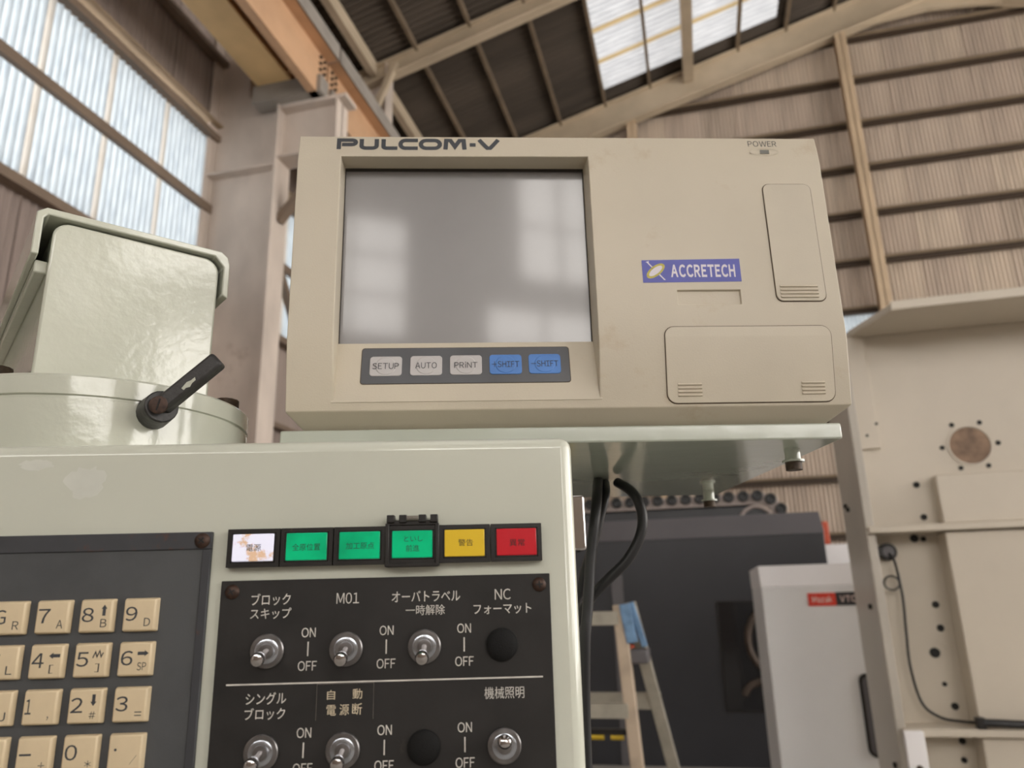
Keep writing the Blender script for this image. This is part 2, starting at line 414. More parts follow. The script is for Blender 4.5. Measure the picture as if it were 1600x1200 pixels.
# roof: corrugated slate with a translucent strip
def roof_piece(name, x0, x1, y0, y1, m, parent=None, pitch=0.13, amp=0.03):
    n = max(1, int(round((y1 - y0) / pitch))) * 5
    vs = []; fs = []
    for i in range(n + 1):
        y = y0 + (y1 - y0) * i / n; d = amp * math.cos(2 * math.pi * y / pitch)
        for x in (x0, x1): vs.append((x, y, roof_z(x) + d))
    for i in range(n): fs.append((2 * i, 2 * i + 1, 2 * i + 3, 2 * i + 2))
    me = bpy.data.meshes.new(name); me.from_pydata(vs, [], fs); me.shade_smooth()
    return link(name, me, m, parent)
SK = (-1.09, 2.40, -7.0, 13.3)  # unseen near part added to light the column and foreground from above
roof = struct(roof_piece('ceiling', XL - .4, SK[0], YR - .2, YB, M['roof']))
roof_piece('roof_slope', SK[1], RIDGE, YR - .2, YB, M['roof'], roof)
roof_piece('roof_slope', RIDGE, 7.6, YR - .2, YB, M['roof'], roof)
roof_piece('roof_slope', 10.6, XR + .3, YR - .2, YB, M['roof'], roof)
roof_piece('roof_slope', 7.6, 10.6, YR - .2, -7.0, M['roof'], roof)
roof_piece('roof_slope', 7.6, 10.6, 13.3, YB, M['roof'], roof)
roof_piece('roof_slope', SK[0], SK[1], YR - .2, SK[2], M['roof'], roof)
roof_piece('roof_slope', SK[0], SK[1], SK[3], YB, M['roof'], roof)
def skylight(name, x0, x1, y0, y1):
    n = int(round((y1 - y0) / 0.845)); st = (y1 - y0) / n; rt = None
    for k in range(n):
        a = y0 + k * st
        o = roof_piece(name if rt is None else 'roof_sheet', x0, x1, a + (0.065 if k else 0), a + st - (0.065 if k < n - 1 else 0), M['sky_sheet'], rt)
        if rt is None: rt = struct(o)
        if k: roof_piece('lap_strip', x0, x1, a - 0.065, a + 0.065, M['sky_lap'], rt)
skylight('window_1', *SK)
SK_ADDED = (7.6, 10.6, -7.0, 13.3)  # second strip, out of view, added for more light on the gable
skylight('window_10', *SK_ADDED)

# purlins under the roof, each a beam along the hall
for i, (px_, wd, hg, mm) in enumerate([(-4.72, .13, .26, 'rafter'), (-3.95, .06, .1, 'purlin'), (-3.0, .06, .1, 'purlin'), (-2.06, .06, .1, 'purlin'), (-1.1, .06, .1, 'purlin'),
                                   (-.16, .06, .1, 'purlin'), (.62, .20, .34, 'rafter'), (1.64, .07, .1, 'purlin'), (2.60, .07, .1, 'purlin'), (3.55, .06, .1, 'purlin'), (4.5, .06, .1, 'purlin')]):
    z = roof_z(px_) - .03
    struct(mk('trim_%d' % (i + 1), MB().box(px_ - wd / 2, px_ + wd / 2, YR, YB - .02, z - hg, z), M[mm], smooth=False))

def rafter(name, y, h, wd, m, x0=XL):
    rt = None
    def seg(a, b, zt, zb, y0, y1, nm):
        nonlocal rt
        za, zb2 = roof_z(a) - .1, roof_z(b) - .1
        mb = MB().add([(a, y0, za + zb), (b, y0, zb2 + zb), (b, y0, zb2 + zt), (a, y0, za + zt), (a, y1, za + zb), (b, y1, zb2 + zb), (b, y1, zb2 + zt), (a, y1, za + zt)],
                      [(0, 1, 2, 3), (7, 6, 5, 4), (0, 4, 5, 1), (1, 5, 6, 2), (2, 6, 7, 3), (3, 7, 4, 0)])
        o = mk(nm, mb, m, rt, smooth=False)
        if rt is None: rt = struct(o)
    for a, b in ((x0, RIDGE), (RIDGE, XR)):
        seg(a, b, 0, -h, y - .012, y + .012, name if a == x0 else 'web')
        seg(a, b, 0, -.025, y - wd / 2, y + wd / 2, 'flange')
        seg(a, b, -h + .025, -h, y - wd / 2, y + wd / 2, 'flange')
    return rt
r1 = rafter('trim_20', 13.72, 0.62, 0.24, M['rafter'])
# haunch plate at the ridge of the gable frame
mk('haunch', MB().prism([(3.9, roof_z(3.9) - .70), (RIDGE, roof_z(RIDGE) - .95), (6.6, roof_z(6.6) - .70), (RIDGE, roof_z(RIDGE) - .6)], 13.68, 13.76), M['rafter'], r1, smooth=False)
r2 = rafter('trim_21', 10.2, 0.32, 0.2, M['rafter'])
rafter('trim_22', 6.45, 0.32, 0.2, M['rafter'])
mk('knee_brace', MB().bar((-4.72, 10.12, 9.2), (-4.30, 10.12, 10.2), .1, .1), M['rafter'], r2, smooth=False)

# gable wall: lapped corrugated sheets on girts
wall = struct(mk('wall_back', MB().box(XL, 2.2, YB + .06, YB + .2, 0, 8.8).box(4.0, XR, YB + .06, YB + .2, 0, 8.8).box(2.2, 4.0, YB + .06, YB + .2, 0, 5.32).box(2.2, 4.0, YB + .06, YB + .2, 6.25, 8.8)
            .prism([(XL, 8.8), (XR, 8.8), (XR, roof_z(XR)), (RIDGE, roof_z(RIDGE)), (XL, roof_z(XL))], YB + .06, YB + .2), M['wall_plain'], smooth=False))
GZ = [1.35, 2.33, 3.3, 4.3, 5.32, 6.30, 7.24, 8.2, 9.15, 10.1, 11.08, 12.03, 13.0]
gme = {}
for j in range(len(GZ) - 1):
    h = GZ[j + 1] - GZ[j] + .06
    base_me = corrugated('wall_panel', 0.72, h, 0.072, 0.017)
    for i in range(19):
        x = XL + .013 + i * 0.72
        if GZ[j] > roof_z(x + .36) - .2: continue
        if 2.2 < x + .36 < 4.0 and j == 4: continue
        k = random.choice((0, 0, 1, 2, 3, 3))
        key = (j, k)
        if key not in gme:
            gme[key] = base_me.copy(); gme[key].materials.append(M['slate%d' % k])
        o = bpy.data.objects.new('wall_panel', gme[key]); COL.objects.link(o); o.parent = wall
        o.location = (x, YB + .02 - .010 * (i % 2) - (0.0 if j % 2 else .004), GZ[j] - .03)
for j, z in enumerate(GZ[1:-1]):
    x1 = XR if z < 8.8 else min(XR, 2 * RIDGE - (z - 11.665) / .28)
    x0 = XL if z < roof_z(XL) else (z - 11.665) / .28
    g = mk('girt', MB().box(x0, x1, YB - .15, YB - .03, z - .014, z + .0).box(x0, x1, YB - .15, YB - .138, z - .035, z), M['girt'], wall, smooth=False)
    mk('girt_shadow_web', MB().box(x0, x1, YB - .055, YB - .03, z - .12, z - .014).box(x0, x1, YB - .12, YB - .03, z - .125, z - .115), M['rust'], wall, smooth=False)  # web coloured dark to draw the shadow line below each girt
for i, (x, y) in enumerate(((-.6, 13.8), (3.57, 13.72), (7.7, 13.72))):
    struct(mk('trim_%d' % (30 + i), MB().box(x - .1, x + .1, y - .1, y - .085, 0, roof_z(x) - .7).box(x - .1, x + .1, y + .085, y + .1, 0, roof_z(x) - .7).box(x - .008, x + .008, y - .1, y + .1, 0, roof_z(x) - .7), M['post'], smooth=False))
wn = struct(mk('window_2', MB().box(2.2, 4.0, YB - .02, YB + .05, 5.30, 5.36).box(2.2, 4.0, YB - .02, YB + .05, 6.19, 6.25), M['girt'], smooth=False))
for i in range(3):
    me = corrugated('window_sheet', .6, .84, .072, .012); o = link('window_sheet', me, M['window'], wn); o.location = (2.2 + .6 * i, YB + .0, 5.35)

# left wall: translucent window bays between steel columns
lw = struct(mk('wall_left', MB().box(XL - .2, XL - .06, YR, YB, 0, 4.6).box(XL - .2, XL - .06, YR, YB, 6.5, 10.3)
               .box(XL - .2, XL - .06, YR, -4.0, 4.6, 6.5).box(XL - .2, XL - .06, 11.0, YB, 4.6, 6.5), M['wall_plain'], smooth=False))
lme = {}
for (z0, z1) in ((2.3, 3.5), (3.5, 4.56), (6.62, 7.5), (7.5, 8.7), (8.7, 9.95)):
    b0 = corrugated('wall_panel', .745, z1 - z0 + .05, .0745, .013, 'y')
    ms = []
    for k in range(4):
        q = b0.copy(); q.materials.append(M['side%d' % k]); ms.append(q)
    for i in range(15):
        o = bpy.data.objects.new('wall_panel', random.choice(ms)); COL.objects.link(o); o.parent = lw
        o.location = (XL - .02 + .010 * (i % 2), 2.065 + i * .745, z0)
for z, d, hh, mm in ((3.5, .10, .06, 'girt_dark'), (4.60, .12, .09, 'girt_dark'), (6.50, .10, .07, 'girt_dark'), (6.66, .12, .02, 'girt'), (7.5, .12, .06, 'girt_dark'), (8.7, .12, .06, 'girt_dark')):
    mk('girt', MB().box(XL, XL + d, YR, YB, z - hh / 2, z + hh / 2), M[mm], lw, smooth=False)
for n, (ya, cnt) in enumerate(((1.32, 7), (6.72, 5), (-3.9, 6))):
    wroot = None
    for (z0, z1) in ((4.62, 5.58), (5.58, 6.47)):
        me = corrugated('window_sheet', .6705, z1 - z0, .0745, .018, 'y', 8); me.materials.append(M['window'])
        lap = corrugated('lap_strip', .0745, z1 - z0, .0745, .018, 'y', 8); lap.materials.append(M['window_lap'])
        for i in range(cnt):
            nm = 'window_sheet'
            if wroot is None: nm = 'window_%d' % (n + 3)
            o = bpy.data.objects.new(nm, me); COL.objects.link(o)
            if wroot is None:
                wroot = struct(o); o.location = (XL, ya, z0); org = Vector(o.location)
            else:
                o.parent = wroot; o.location = Vector((XL, ya + i * .745, z0)) - org
            q = bpy.data.objects.new('lap_strip', lap); COL.objects.link(q); q.parent = wroot
            q.location = Vector((XL, ya + i * .745 - .0745, z0)) - org
    y0, y1 = ya - .05, ya + cnt * .745 + .02
    mb = MB().box(XL + .01, XL + .07, y0, y1, 5.56, 5.575).box(XL + .055, XL + .07, y0, y1, 5.575, 5.66)
    me = bpy.data.meshes.new('mullion'); me.from_pydata(mb.v, [], mb.f); me.transform(Matrix.Translation(-org)); finish(me, False); link('mullion', me, M['girt_dark'], wroot)
    mb = MB().box(XL, XL + .05, y1 - .07, y1 - .02, 4.62, 6.47)
    me = bpy.data.meshes.new('jamb'); me.from_pydata(mb.v, [], mb.f); me.transform(Matrix.Translation(-org)); finish(me, False); link('jamb', me, M['column'], wroot)
for y in (6.4, 10.15, 2.65 - 4.0):
    c = struct(mk('trim_%d' % (40 + int(y)), MB().box(-4.98, -4.12, y + .14, y + .165, 0, 6.90), M['column'], smooth=False))
    mk('flange', MB().box(-4.12, -4.095, y, y + .30, 0, 6.90), M['column'], c, smooth=False)
    mk('flange', MB().box(-4.985, -4.96, y, y + .30, 0, 10.2), M['column'], c, smooth=False)
    mk('upper_web', MB().box(-4.96, -4.50, y + .14, y + .165, 6.9, 10.2), M['column'], c, smooth=False)
    mk('upper_flange', MB().box(-4.50, -4.48, y, y + .30, 6.9, 10.3), M['column'], c, smooth=False)
    mk('stiffener', MB().box(-4.96, -4.12, y + .02, y + .28, 5.98, 6.0), M['column'], c, smooth=False)
    mk('bracket_web', MB().box(-4.1, -3.40, y + .14, y + .16, 6.08, 6.68), M['column'], c, smooth=False)
    mk('bracket_flange', MB().box(-4.1, -3.3, y + .02, y + .28, 6.68, 6.72), M['column'], c, smooth=False)
    mk('bracket_flange', MB().box(-4.1, -3.4, y + .02, y + .28, 6.06, 6.08), M['column'], c, smooth=False)
    mk('bracket_end', MB().box(-3.42, -3.40, y + .02, y + .28, 6.08, 6.68), M['column'], c, smooth=False)
    mk('bracket_brace', MB().bar((-4.1, y + .15, 5.35), (-3.5, y + .15, 6.06), .10, .08), M['girt_dark'], c, smooth=False)
struct(mk('trim_50', MB().bar((XL + .06, 7.0, 6.75), (XL + .06, 9.9, 3.1), .09, .09, (1, 0, 0)), M['girt_dark'], smooth=False))

# crane runway along the left wall, one girder for each bay
def runway(y0, y1, label):
    t = thing('crane_runway_girder', label, 'crane beam', (-3.9, (y0 + y1) / 2, 6.73), 'b', 'crane runway girders')
    mk('bottom_flange', MB().box(-4.33, -3.92, y0, y1, 6.93, 6.96), M['orange_yel'], t, smooth=False)
    mk('web', MB().box(-4.17, -4.15, y0, y1, 6.96, 7.55), M['orange_yel'], t, smooth=False)
    mk('top_flange', MB().box(-4.40, -3.46, y0, y1, 7.24, 7.27), M['orange'], t, smooth=False)
    mk('side_channel', MB().box(-3.62, -3.60, y0, y1, 6.74, 7.24).box(-3.70, -3.60, y0, y1, 6.72, 6.74), M['orange'], t, smooth=False)
    mk('walkway_edge', MB().box(-3.47, -3.45, y0, y1, 7.24, 7.44), M['grey_steel'], t, smooth=False)
    for e, s in ((y0, 1), (y1, -1)):
        for k in range(6):
            for q in (0, 1):
                mk('bolt', MB().cyl((-3.60, e + s * (.07 + .09 * q), 6.79 + k * .08), (-3.575, e + s * (.07 + .09 * q), 6.79 + k * .08), .022, n=6), M['rust'], t, smooth=False)
    for yy in (y0 + .12, y1 - .12):
        mk('bearing_block', MB().box(-4.38, -3.55, yy - .09, yy + .09, 6.72, 6.93), M['grey_steel'], t, smooth=False)
runway(2.78, 6.52, 'orange painted crane runway girder nearest the camera, above the window wall')
runway(6.56, 10.28, 'orange crane runway girder beyond the steel column, just above the display')

# ================================================================== control console (panel frame)
cb = thing('control_console', 'pale green glossy control console with keypad, lamps and toggle switches', 'control panel', (-0.15, 0.5, 0), 'p')
mk('body', MB().box(-0.56, 0.0487, 0.3705, 0.66, 0, 1.4292), M['green'], cb, bevel=0.006, seg=4)
# keypad
mk('key_panel', MB().box(-0.45, -0.1283, 0.3692, 0.372, 1.10, 1.3772), M['keyplate'], cb, smooth=False)
kr = mk('key_panel_rim', MB().box(-0.45, -0.1242, 0.3684, 0.372, 1.3772, 1.3852).box(-0.1283, -0.1242, 0.3686, 0.372, 1.10, 1.3772), M['keyrim'], cb, bevel=0.0004)
def keycap(x, z):
    mb = MB(); a, b = 0.0157 / 2, 0.0150 / 2; t = 0.0007
    mb.add([(x - a, .3692, z - b), (x + a, .3692, z - b), (x + a, .3692, z + b), (x - a, .3692, z + b),
            (x - a + t, .3662, z - b + t), (x + a - t * 1.6, .3662, z - b + t), (x + a - t * 1.6, .3662, z + b - t), (x - a + t, .3662, z + b - t)],
           [(0, 1, 2, 3), (4, 5, 6, 7), (0, 1, 5, 4), (1, 2, 6, 5), (2, 3, 7, 6), (3, 0, 4, 7)])
    return mb
rows = [('O_N G_R 7_A 8_B 9_D'.split()), ('X_U F_L 4_[ 5_] 6_SP'.split()), ('M_I S_J 1_, 2_# 3_='.split()), ('T_K EOB_E -_+ 0_* ._/'.split()), ('H_Y Z_W Q_V P_C R_T'.split())]
key0 = None
for r_, row in enumerate(rows):
    for c_, lg in enumerate(row):
        x = -0.1530 - (4 - c_) * 0.0193; z = 1.3484 - r_ * 0.0190
        if key0 is None:
            k = key0 = mk('key', keycap(x, z), M['key'], cb, bevel=0.0006, seg=2); kx, kz = x, z
        else:
            k = copy_part(key0, cb, (x - kx, 0, z - kz))
        if r_ == 4: continue
        big, small = lg.split('_'); b = Vector(cb['_base']); ky = 0.36612
        def T(s, dx0, dx1, dz0, dz1):
            o = text(s, x + dx0, x + dx1, z + dz0, z + dz1, ky, M['ink'], k, 'legend', thick=0.005 if s in '0123456789GFSTMOX' else 0.002)
            o.location = -Vector(k.location)
        if big == '-': poly([(x - .006, z - .0002), (x - .001, z - .0002), (x - .001, z + .0006), (x - .006, z + .0006)], ky, M['ink'], k, 'legend').location = -Vector(k.location)
        elif big == '.': poly([(x - .0042 + .0006 * math.cos(i * .7), z + .001 + .0006 * math.sin(i * .7)) for i in range(9)], ky, M['ink'], k, 'legend').location = -Vector(k.location)
        elif big == 'EOB': T('EOB', -.0066, .0022, -.0012, .0036)
        else: T(big, -.0062, -.0010 if big != '1' else -.0036, -.0026, .0036)
        sm = {',': (.0034, .0041, -.0052, -.0036), '=': (.0022, .0052, -.0046, -.0028), '+': (.0024, .0052, -.0056, -.0028), '*': (.0026, .0054, -.0056, -.0028),
              'SP': (.0012, .0052, -.0048, -.0014), '[': (.0016, .0034, -.0050, -.0014), ']': (.0022, .0040, -.0050, -.0014), '#': (.0020, .0048, -.0052, -.0022)}.get(small, (.0022, .0050, -.0050, -.0014))
        T(small, *sm)
        ar = {'8': 90, '4': 180, '6': 0, '2': -90}.get(big)
        if ar is not None:
            a = R(ar); sh = [(-.0024, -.0007), (.0006, -.0007), (.0006, -.0013), (.0024, 0), (.0006, .0013), (.0006, .0007), (-.0024, .0007)]
            poly([(x + .0034 + p * math.cos(a) - q * math.sin(a), z + .0024 + p * math.sin(a) + q * math.cos(a)) for p, q in sh], ky, M['ink'], k, 'legend').location = -Vector(k.location)
        if big == '5':
            mb = MB(); ribbon(mb, [(x + .0008, z + .0010), (x + .0018, z + .0036), (x + .0026, z + .0014), (x + .0036, z + .0040), (x + .0044, z + .0014), (x + .0052, z + .0032)], .0005, ky)
            mk('legend', mb, M['ink'], k, smooth=False).location = -Vector(k.location)

def screw(x, z, y, r, m, ang=20):
    s = mk('screw', MB().lathe((x, y, z), (0, -1, 0), [(-.001, r), (0.0003, r), (0.0012, r * .8), (0.0017, r * .45), (0.0018, 0)], 20), m, cb)
    mb = MB()
    for a in (ang, ang + 90):
        d = Vector((math.cos(R(a)), 0, math.sin(R(a)))) * r * .48
        mb.bar(Vector((x, y - .00165, z)) - d, Vector((x, y - .00165, z)) + d, r * .2, .0004, (0, 1, 0))
    mk('cross_slot', mb, M['hole'], s, smooth=False)
screw(-0.1286, 1.3811, 0.3684, 0.0036, M['rust_screw'], 50)

# switch plate
sp = mk('switch_plate', MB().box(-0.1183, 0.0348, 0.3686, 0.3710, 1.10, 1.3624), M['plate'], cb, bevel=0.0003)
screw(-0.1130, 1.3574, 0.3686, 0.0033, M['rust_screw'], 30)
screw(0.0297, 1.3574, 0.3686, 0.0033, M['rust_screw'], 5)
PY = 0.36852
for s, a in {'ブロック': (-.1040, -.0861, 1.3510, 1.3564), 'スキップ': (-.1041, -.0855, 1.3450, 1.3498), 'M01': (-.0650, -.0546, 1.3509, 1.3558),
             'オーバトラベル': (-.0395, -.0076, 1.3509, 1.3559), '一時解除': (-.0329, -.0148, 1.3449, 1.3495), 'NC': (.0086, .0161, 1.3509, 1.3558),
             'フォーマット': (-.0014, .0256, 1.3445, 1.3491), 'シングル': (-.1036, -.0857, 1.3084, 1.3135), 'ブロック ': (-.1037, -.0858, 1.3021, 1.3071),
             '機械照明': (.0031, .0212, 1.3077, 1.3128)}.items():
    text(s.strip(), *a, PY, M['white_ink'], sp, thick=0.006 if ord(s[0]) < 0x3100 and ord(s[0]) > 0x3000 else 0.0)
for i, x in enumerate((-.0771, -.0416, -.0059)):
    for z in (1.3310, 1.2887):
        text('ON', x - .0032, x + .0032, z + .0055, z + .0097, PY, M['white_ink'], sp, thick=0.004)
        text('OFF', x - .0042, x + .0043, z - .0089, z - .0047, PY, M['white_ink'], sp, thick=0.004)
        poly([(x - .0003, z - .0026), (x + .0003, z - .0026), (x + .0003, z + .0036), (x - .0003, z + .0036)], PY, M['white_ink'], sp, 'printed_bar')
poly([(-.1127, 1.3167), (.0300, 1.3162), (.0300, 1.3169), (-.1127, 1.3174)], PY, M['white_ink'], sp, 'printed_line')
st = mk('sticker', MB().box(-.0723, -.0467, .36835, .3687, 1.3010, 1.3163), M['plate'], sp, smooth=False); st['label'] = 'black tape label with cream lettering'
mb = MB(); ribbon(mb, [(-.0722, 1.3011), (-.0722, 1.3162), (-.0468, 1.3162), (-.0468, 1.3011)], .00012, .36833); mk('worn_edge', mb, M['spring'], sp, smooth=False)
text('自', -.0676, -.0640, 1.3096, 1.3136, .36832, M['cream_ink'], sp, thick=.004)
text('動', -.0562, -.0519, 1.3096, 1.3139, .36832, M['cream_ink'], sp, thick=.004)
text('電', -.0676, -.0634, 1.3030, 1.3074, .36832, M['cream_ink'], sp, thick=.004)
text('源', -.0618, -.0576, 1.3030, 1.3076, .36832, M['cream_ink'], sp, thick=.004)
text('断', -.0562, -.0519, 1.3030, 1.3078, .36832, M['cream_ink'], sp, thick=.004)

def toggle(x, z, dz, dx=0.0):
    n = 40; mb = MB(); prof = [(0, .0075), (.0016, .0075), (.0020, .0070), (.0021, .0056)]
    mb.lathe((x, .3687, z), (0, -1, 0), prof, n)
    t = mk('toggle_switch', mb, M['nut'], cb, ang=25)
    mk('washer', MB().lathe((x, .3667, z), (0, -1, 0), [(0, .0054), (.0004, .0054), (.0006, .0050), (.0006, .0034)], 28), M['washer'], t)
    mk('bushing', MB().lathe((x, .3662, z), (0, -1, 0), [(0, .0034), (.0008, .0032), (.0009, .0025)], 24), M['nut'], t)
    mk('collar', MB().lathe((x, .3656, z), (0, -1, 0), [(0, .0026), (.0002, .0025)], 20), M['hole'], t)
    p0 = Vector((x, .3668, z)); p1 = Vector((x + dx, .3490, z + dz)); d = (p1 - p0); ln = d.length
    mk('lever', MB().lathe(p0, d, [(0, .0014), (ln * .3, .0016), (ln * .45, .0019), (ln * .62, .0024), (ln * .8, .0029), (ln * .9, .0030), (ln * .96, .0025), (ln * .99, .0014), (ln, .0)], 24), M['chrome'], t)
for x, z, dz, dx in ((-.0952, 1.3311, -.0030, .0004), (-.0597, 1.3310, -.0038, .0005), (-.0241, 1.3311, -.0044, 0), (-.0952, 1.2889, -.0024, .0004), (-.0597, 1.2887, -.0028, .0006), (.0117, 1.2882, .0050, -.0004)):
    toggle(x, z, dz, dx)
for x, z in ((.0115, 1.3310), (-.0241, 1.2887)):
    mk('blank_plug', MB().lathe((x, .3687, z), (0, -1, 0), [(0, .0074), (.0012, .0073), (.0020, .0064), (.0026, .0045), (.0029, .0022), (.0030, 0)], 32), M['plug'], cb)

# indicator lamps
lamps = [('電源', 'lens_white', (-.1070, -.1002, 1.3755, 1.3787), 'black framed lamp with lit white lens, stained brown'), ('全原位置', 'lens_green', (-.0858, -.0728, 1.3752, 1.3785), None),
         ('加工原点', 'lens_green', (-.0609, -.0478, 1.3753, 1.3785), None), ('といし', 'lens_green', (-.0338, -.0251, 1.3783, 1.3809), 'green lamp under a hinged guard'),
         ('警告', 'lens_yellow', (-.0083, -.0013, 1.3757, 1.3789), 'yellow lamp'), ('異常', 'lens_red', (.0159, .0232, 1.3751, 1.3785), 'red lamp')]
for i, (s, lm, bx, lab) in enumerate(lamps):
    x0 = -.1160 + i * .02465; x1 = x0 + .0241; z0, z1 = 1.3683, 1.3858
    mb = MB(); f = .0019
    mb.box(x0, x1, .3655, .3710, z0, z0 + f).box(x0, x1, .3655, .3710, z1 - f, z1).box(x0, x0 + f, .3655, .3710, z0 + f, z1 - f).box(x1 - f, x1, .3655, .3710, z0 + f, z1 - f).box(x0 + f, x1 - f, .3690, .3710, z0 + f, z1 - f)
    lp = mk('indicator_lamp', mb, M['black_plastic'], cb, smooth=False)
    if lab: lp['label'] = lab
    mk('lens', MB().prism(rrect(x0 + .0026, x1 - .0026, z0 + .0026, z1 - .0024, .0004, 2), .3648, .3692), M[lm], lp, bevel=.0004)
    g = .0021; mb = MB()
    mb.box(x0 + g, x1 - g, .3652, .3690, z0 + g, z0 + g + .0004).box(x0 + g, x1 - g, .3652, .3690, z1 - g - .0003, z1 - g).box(x0 + g, x0 + g + .0004, .3652, .3690, z0 + g, z1 - g).box(x1 - g - .0004, x1 - g, .3652, .3690, z0 + g, z1 - g)
    mk('lens_rim', mb, M['black_plastic'], lp, smooth=False)
    text(s, *bx, .36475, M['lamp_ink'] if lm == 'lens_green' else M['hole'], lp)
    if i == 3:
        text('前進', -.0329, -.0266, 1.3737, 1.3768, .36475, M['lamp_ink'], lp)
        mb = MB().box(x0 - .0006, x0 + .0012, .3638, .3700, z0 - .0014, z1 + .001).box(x1 - .0012, x1 + .0006, .3638, .3700, z0 - .0014, z1 + .001).box(x0, x1, .3638, .3700, z0 - .0016, z0)
        mk('guard_frame', mb, M['black_plastic'], lp, bevel=.0003)
        mb = MB().box(x0, x1, .3650, .3705, z1 + .0002, z1 + .0026)
        for q in (0.0, .0058, .0150, .0205): mb.box(x0 + q, x0 + q + .0036, .3636, .3690, z1 + .0014, z1 + .0050)
        mk('hinge', mb, M['black_plastic'], lp, bevel=.0003)
        mb = MB()
        for q in range(9): mb.cyl((x0 + .0095 + q * .0006, .3648, z1 + .0034), (x0 + .0099 + q * .0006, .3648, z1 + .0034), .0013, n=12)
        mk('spring', mb, M['spring'], lp)
# chrome latch on the far side of the console
lt = mk('latch', MB().prism(rrect(.0492, .0572, 1.3745, 1.4028, .0015), .396, .416), M['chrome'], cb, bevel=.001)
mk('latch_hinge', MB().box(.0480, .0500, .400, .412, 1.372, 1.405), M['chrome'], lt)
scuff = mat('dull_paint_scuff', (0.60, 0.61, 0.545), .4, var=.05, vscale=60)
for x0_, x1_, z0_, z1_, sd in ((-.2205, -.2010, 1.4160, 1.4222, 3), (-.1985, -.1760, 1.4015, 1.4200, 5)):
    rg = random.Random(sd); n = 22
    pl_ = [((x0_ + x1_) / 2 + (x1_ - x0_) / 2 * math.cos(2 * math.pi * k / n) * rg.uniform(.6, 1), (z0_ + z1_) / 2 + (z1_ - z0_) / 2 * math.sin(2 * math.pi * k / n) * rg.uniform(.55, 1)) for k in range(n)]
    mk('paint_scuff', MB().prism(pl_, .37042, .3707), scuff, cb, smooth=False)

# ------------------------------------------------------------------ swivel arm head standing on the console
hd = thing('swivel_arm_head', 'pale green swivel arm head on a round drum with a black clamp lever', 'machine arm', (-0.247, 0.50, 1.4292), 'p')
mk('drum', MB().lathe((-.247, .50, 1.4292), (0, 0, 1), [(0, .0915), (.0005, .092), (.0345, .092), (.0350, .0905), (.0362, .0905), (.0368, .092), (.0470, .092), (.0485, .0905), (.0485, 0)], 96), M['green_head'], hd, ang=30)
th = R(36); rv = Vector((math.cos(th), math.sin(th))); nv = Vector((math.sin(th), -math.cos(th))); cc = Vector((-.247, .50))
def HP(a, b, z):  # a along the face, b backwards from the face
    p = cc + nv * (.060 - b) + rv * a; return (p.x, p.y, z)
def hbox(mb, a0, a1, b0, b1, z0, z1, dz=0):
    vs = [HP(a0, b0, z0), HP(a1, b0, z0), HP(a1, b1, z0), HP(a0, b1, z0), HP(a0, b0, z1), HP(a1, b0, z1 ), HP(a1, b1, z1), HP(a0, b1, z1)]
    return mb.add(vs, [(0, 3, 2, 1), (4, 5, 6, 7), (0, 1, 5, 4), (1, 2, 6, 5), (2, 3, 7, 6), (3, 0, 4, 7)])
def hprism(poly2, b0, b1):
    n = len(poly2); mb = MB()
    return mb.add([HP(a, b0, z) for a, z in poly2] + [HP(a, b1, z) for a, z in poly2],
                  [tuple(range(n)), tuple(reversed(range(n, 2 * n)))] + [(i, n + i, n + (i + 1) % n, (i + 1) % n) for i in range(n)])
arm = [(-.049, 1.470), (.049, 1.470)] + [(.049 - .010 + .010 * math.cos(R(q)), 1.578 - .010 + .010 * math.sin(R(q))) for q in range(0, 91, 15)] + [(-.049 + .009 + .009 * math.cos(R(q)), 1.578 - .009 + .009 * math.sin(R(q))) for q in range(90, 181, 15)]
mk('arm_housing', hprism(arm, 0, .36), M['green_head'], hd, bevel=.0015)
mk('arm_ledge', hbox(MB(), -.0555, -.0485, .006, .36, 1.545, 1.553), M['green_head'], hd, bevel=.001)
cov = [(-.059, 1.553), (-.055, 1.553), (-.055, 1.577), (-.053, 1.5795), (.045, 1.5795), (.0512, 1.573), (.0512, 1.553), (.0552, 1.551), (.0552, 1.575), (.0535, 1.5805), (.049, 1.5838), (-.054, 1.5838), (-.059, 1.580)]
mk('cover', hprism(cov, -.003, .37), M['green_head'], hd, bevel=.0008)
lv = mk('clamp_lever', MB().cyl((-.1905, .4400, 1.4595), (-.1750, .4190, 1.4600), .0100, .0092, 20), M['lever'], hd, bevel=.0008)
mk('handle', MB().bar((-.1755, .4190, 1.4595), (-.1455, .4190, 1.4872), .0098, .0085, (0, 1, 0)), M['lever'], lv, bevel=.002, seg=3)
ls = mk('lever_screw', MB().lathe((-.1752, .4150, 1.4598), (.12, -1, 0), [(0, .0052), (.0008, .0050), (.0010, .0042), (.0010, 0)], 20), M['rust_screw'], lv)
mk('screw_slot', MB().bar((-.1758, .41395, 1.4565), (-.1744, .41395, 1.4632), .0009, .0003, (0, 1, 0)), M['hole'], ls, smooth=False)
mk('paint_chip', MB().prism([(-.1636, 1.4692), (-.1610, 1.4728), (-.1588, 1.4738), (-.1567, 1.4757), (-.1562, 1.4740), (-.1580, 1.4722), (-.1590, 1.4700), (-.1612, 1.4694), (-.1622, 1.4682)], .41465, .4150), M['green_head'], lv, smooth=False)
mk('bolt_head', MB().cyl((-.178, .535, 1.477), (-.178, .535, 1.4945), .0085, n=12), M['rust'], hd, bevel=.001)
mk('bolt_head', MB().cyl((-.300, .470, 1.477), (-.300, .470, 1.500), .0085, n=12), M['rust'], hd, bevel=.001)

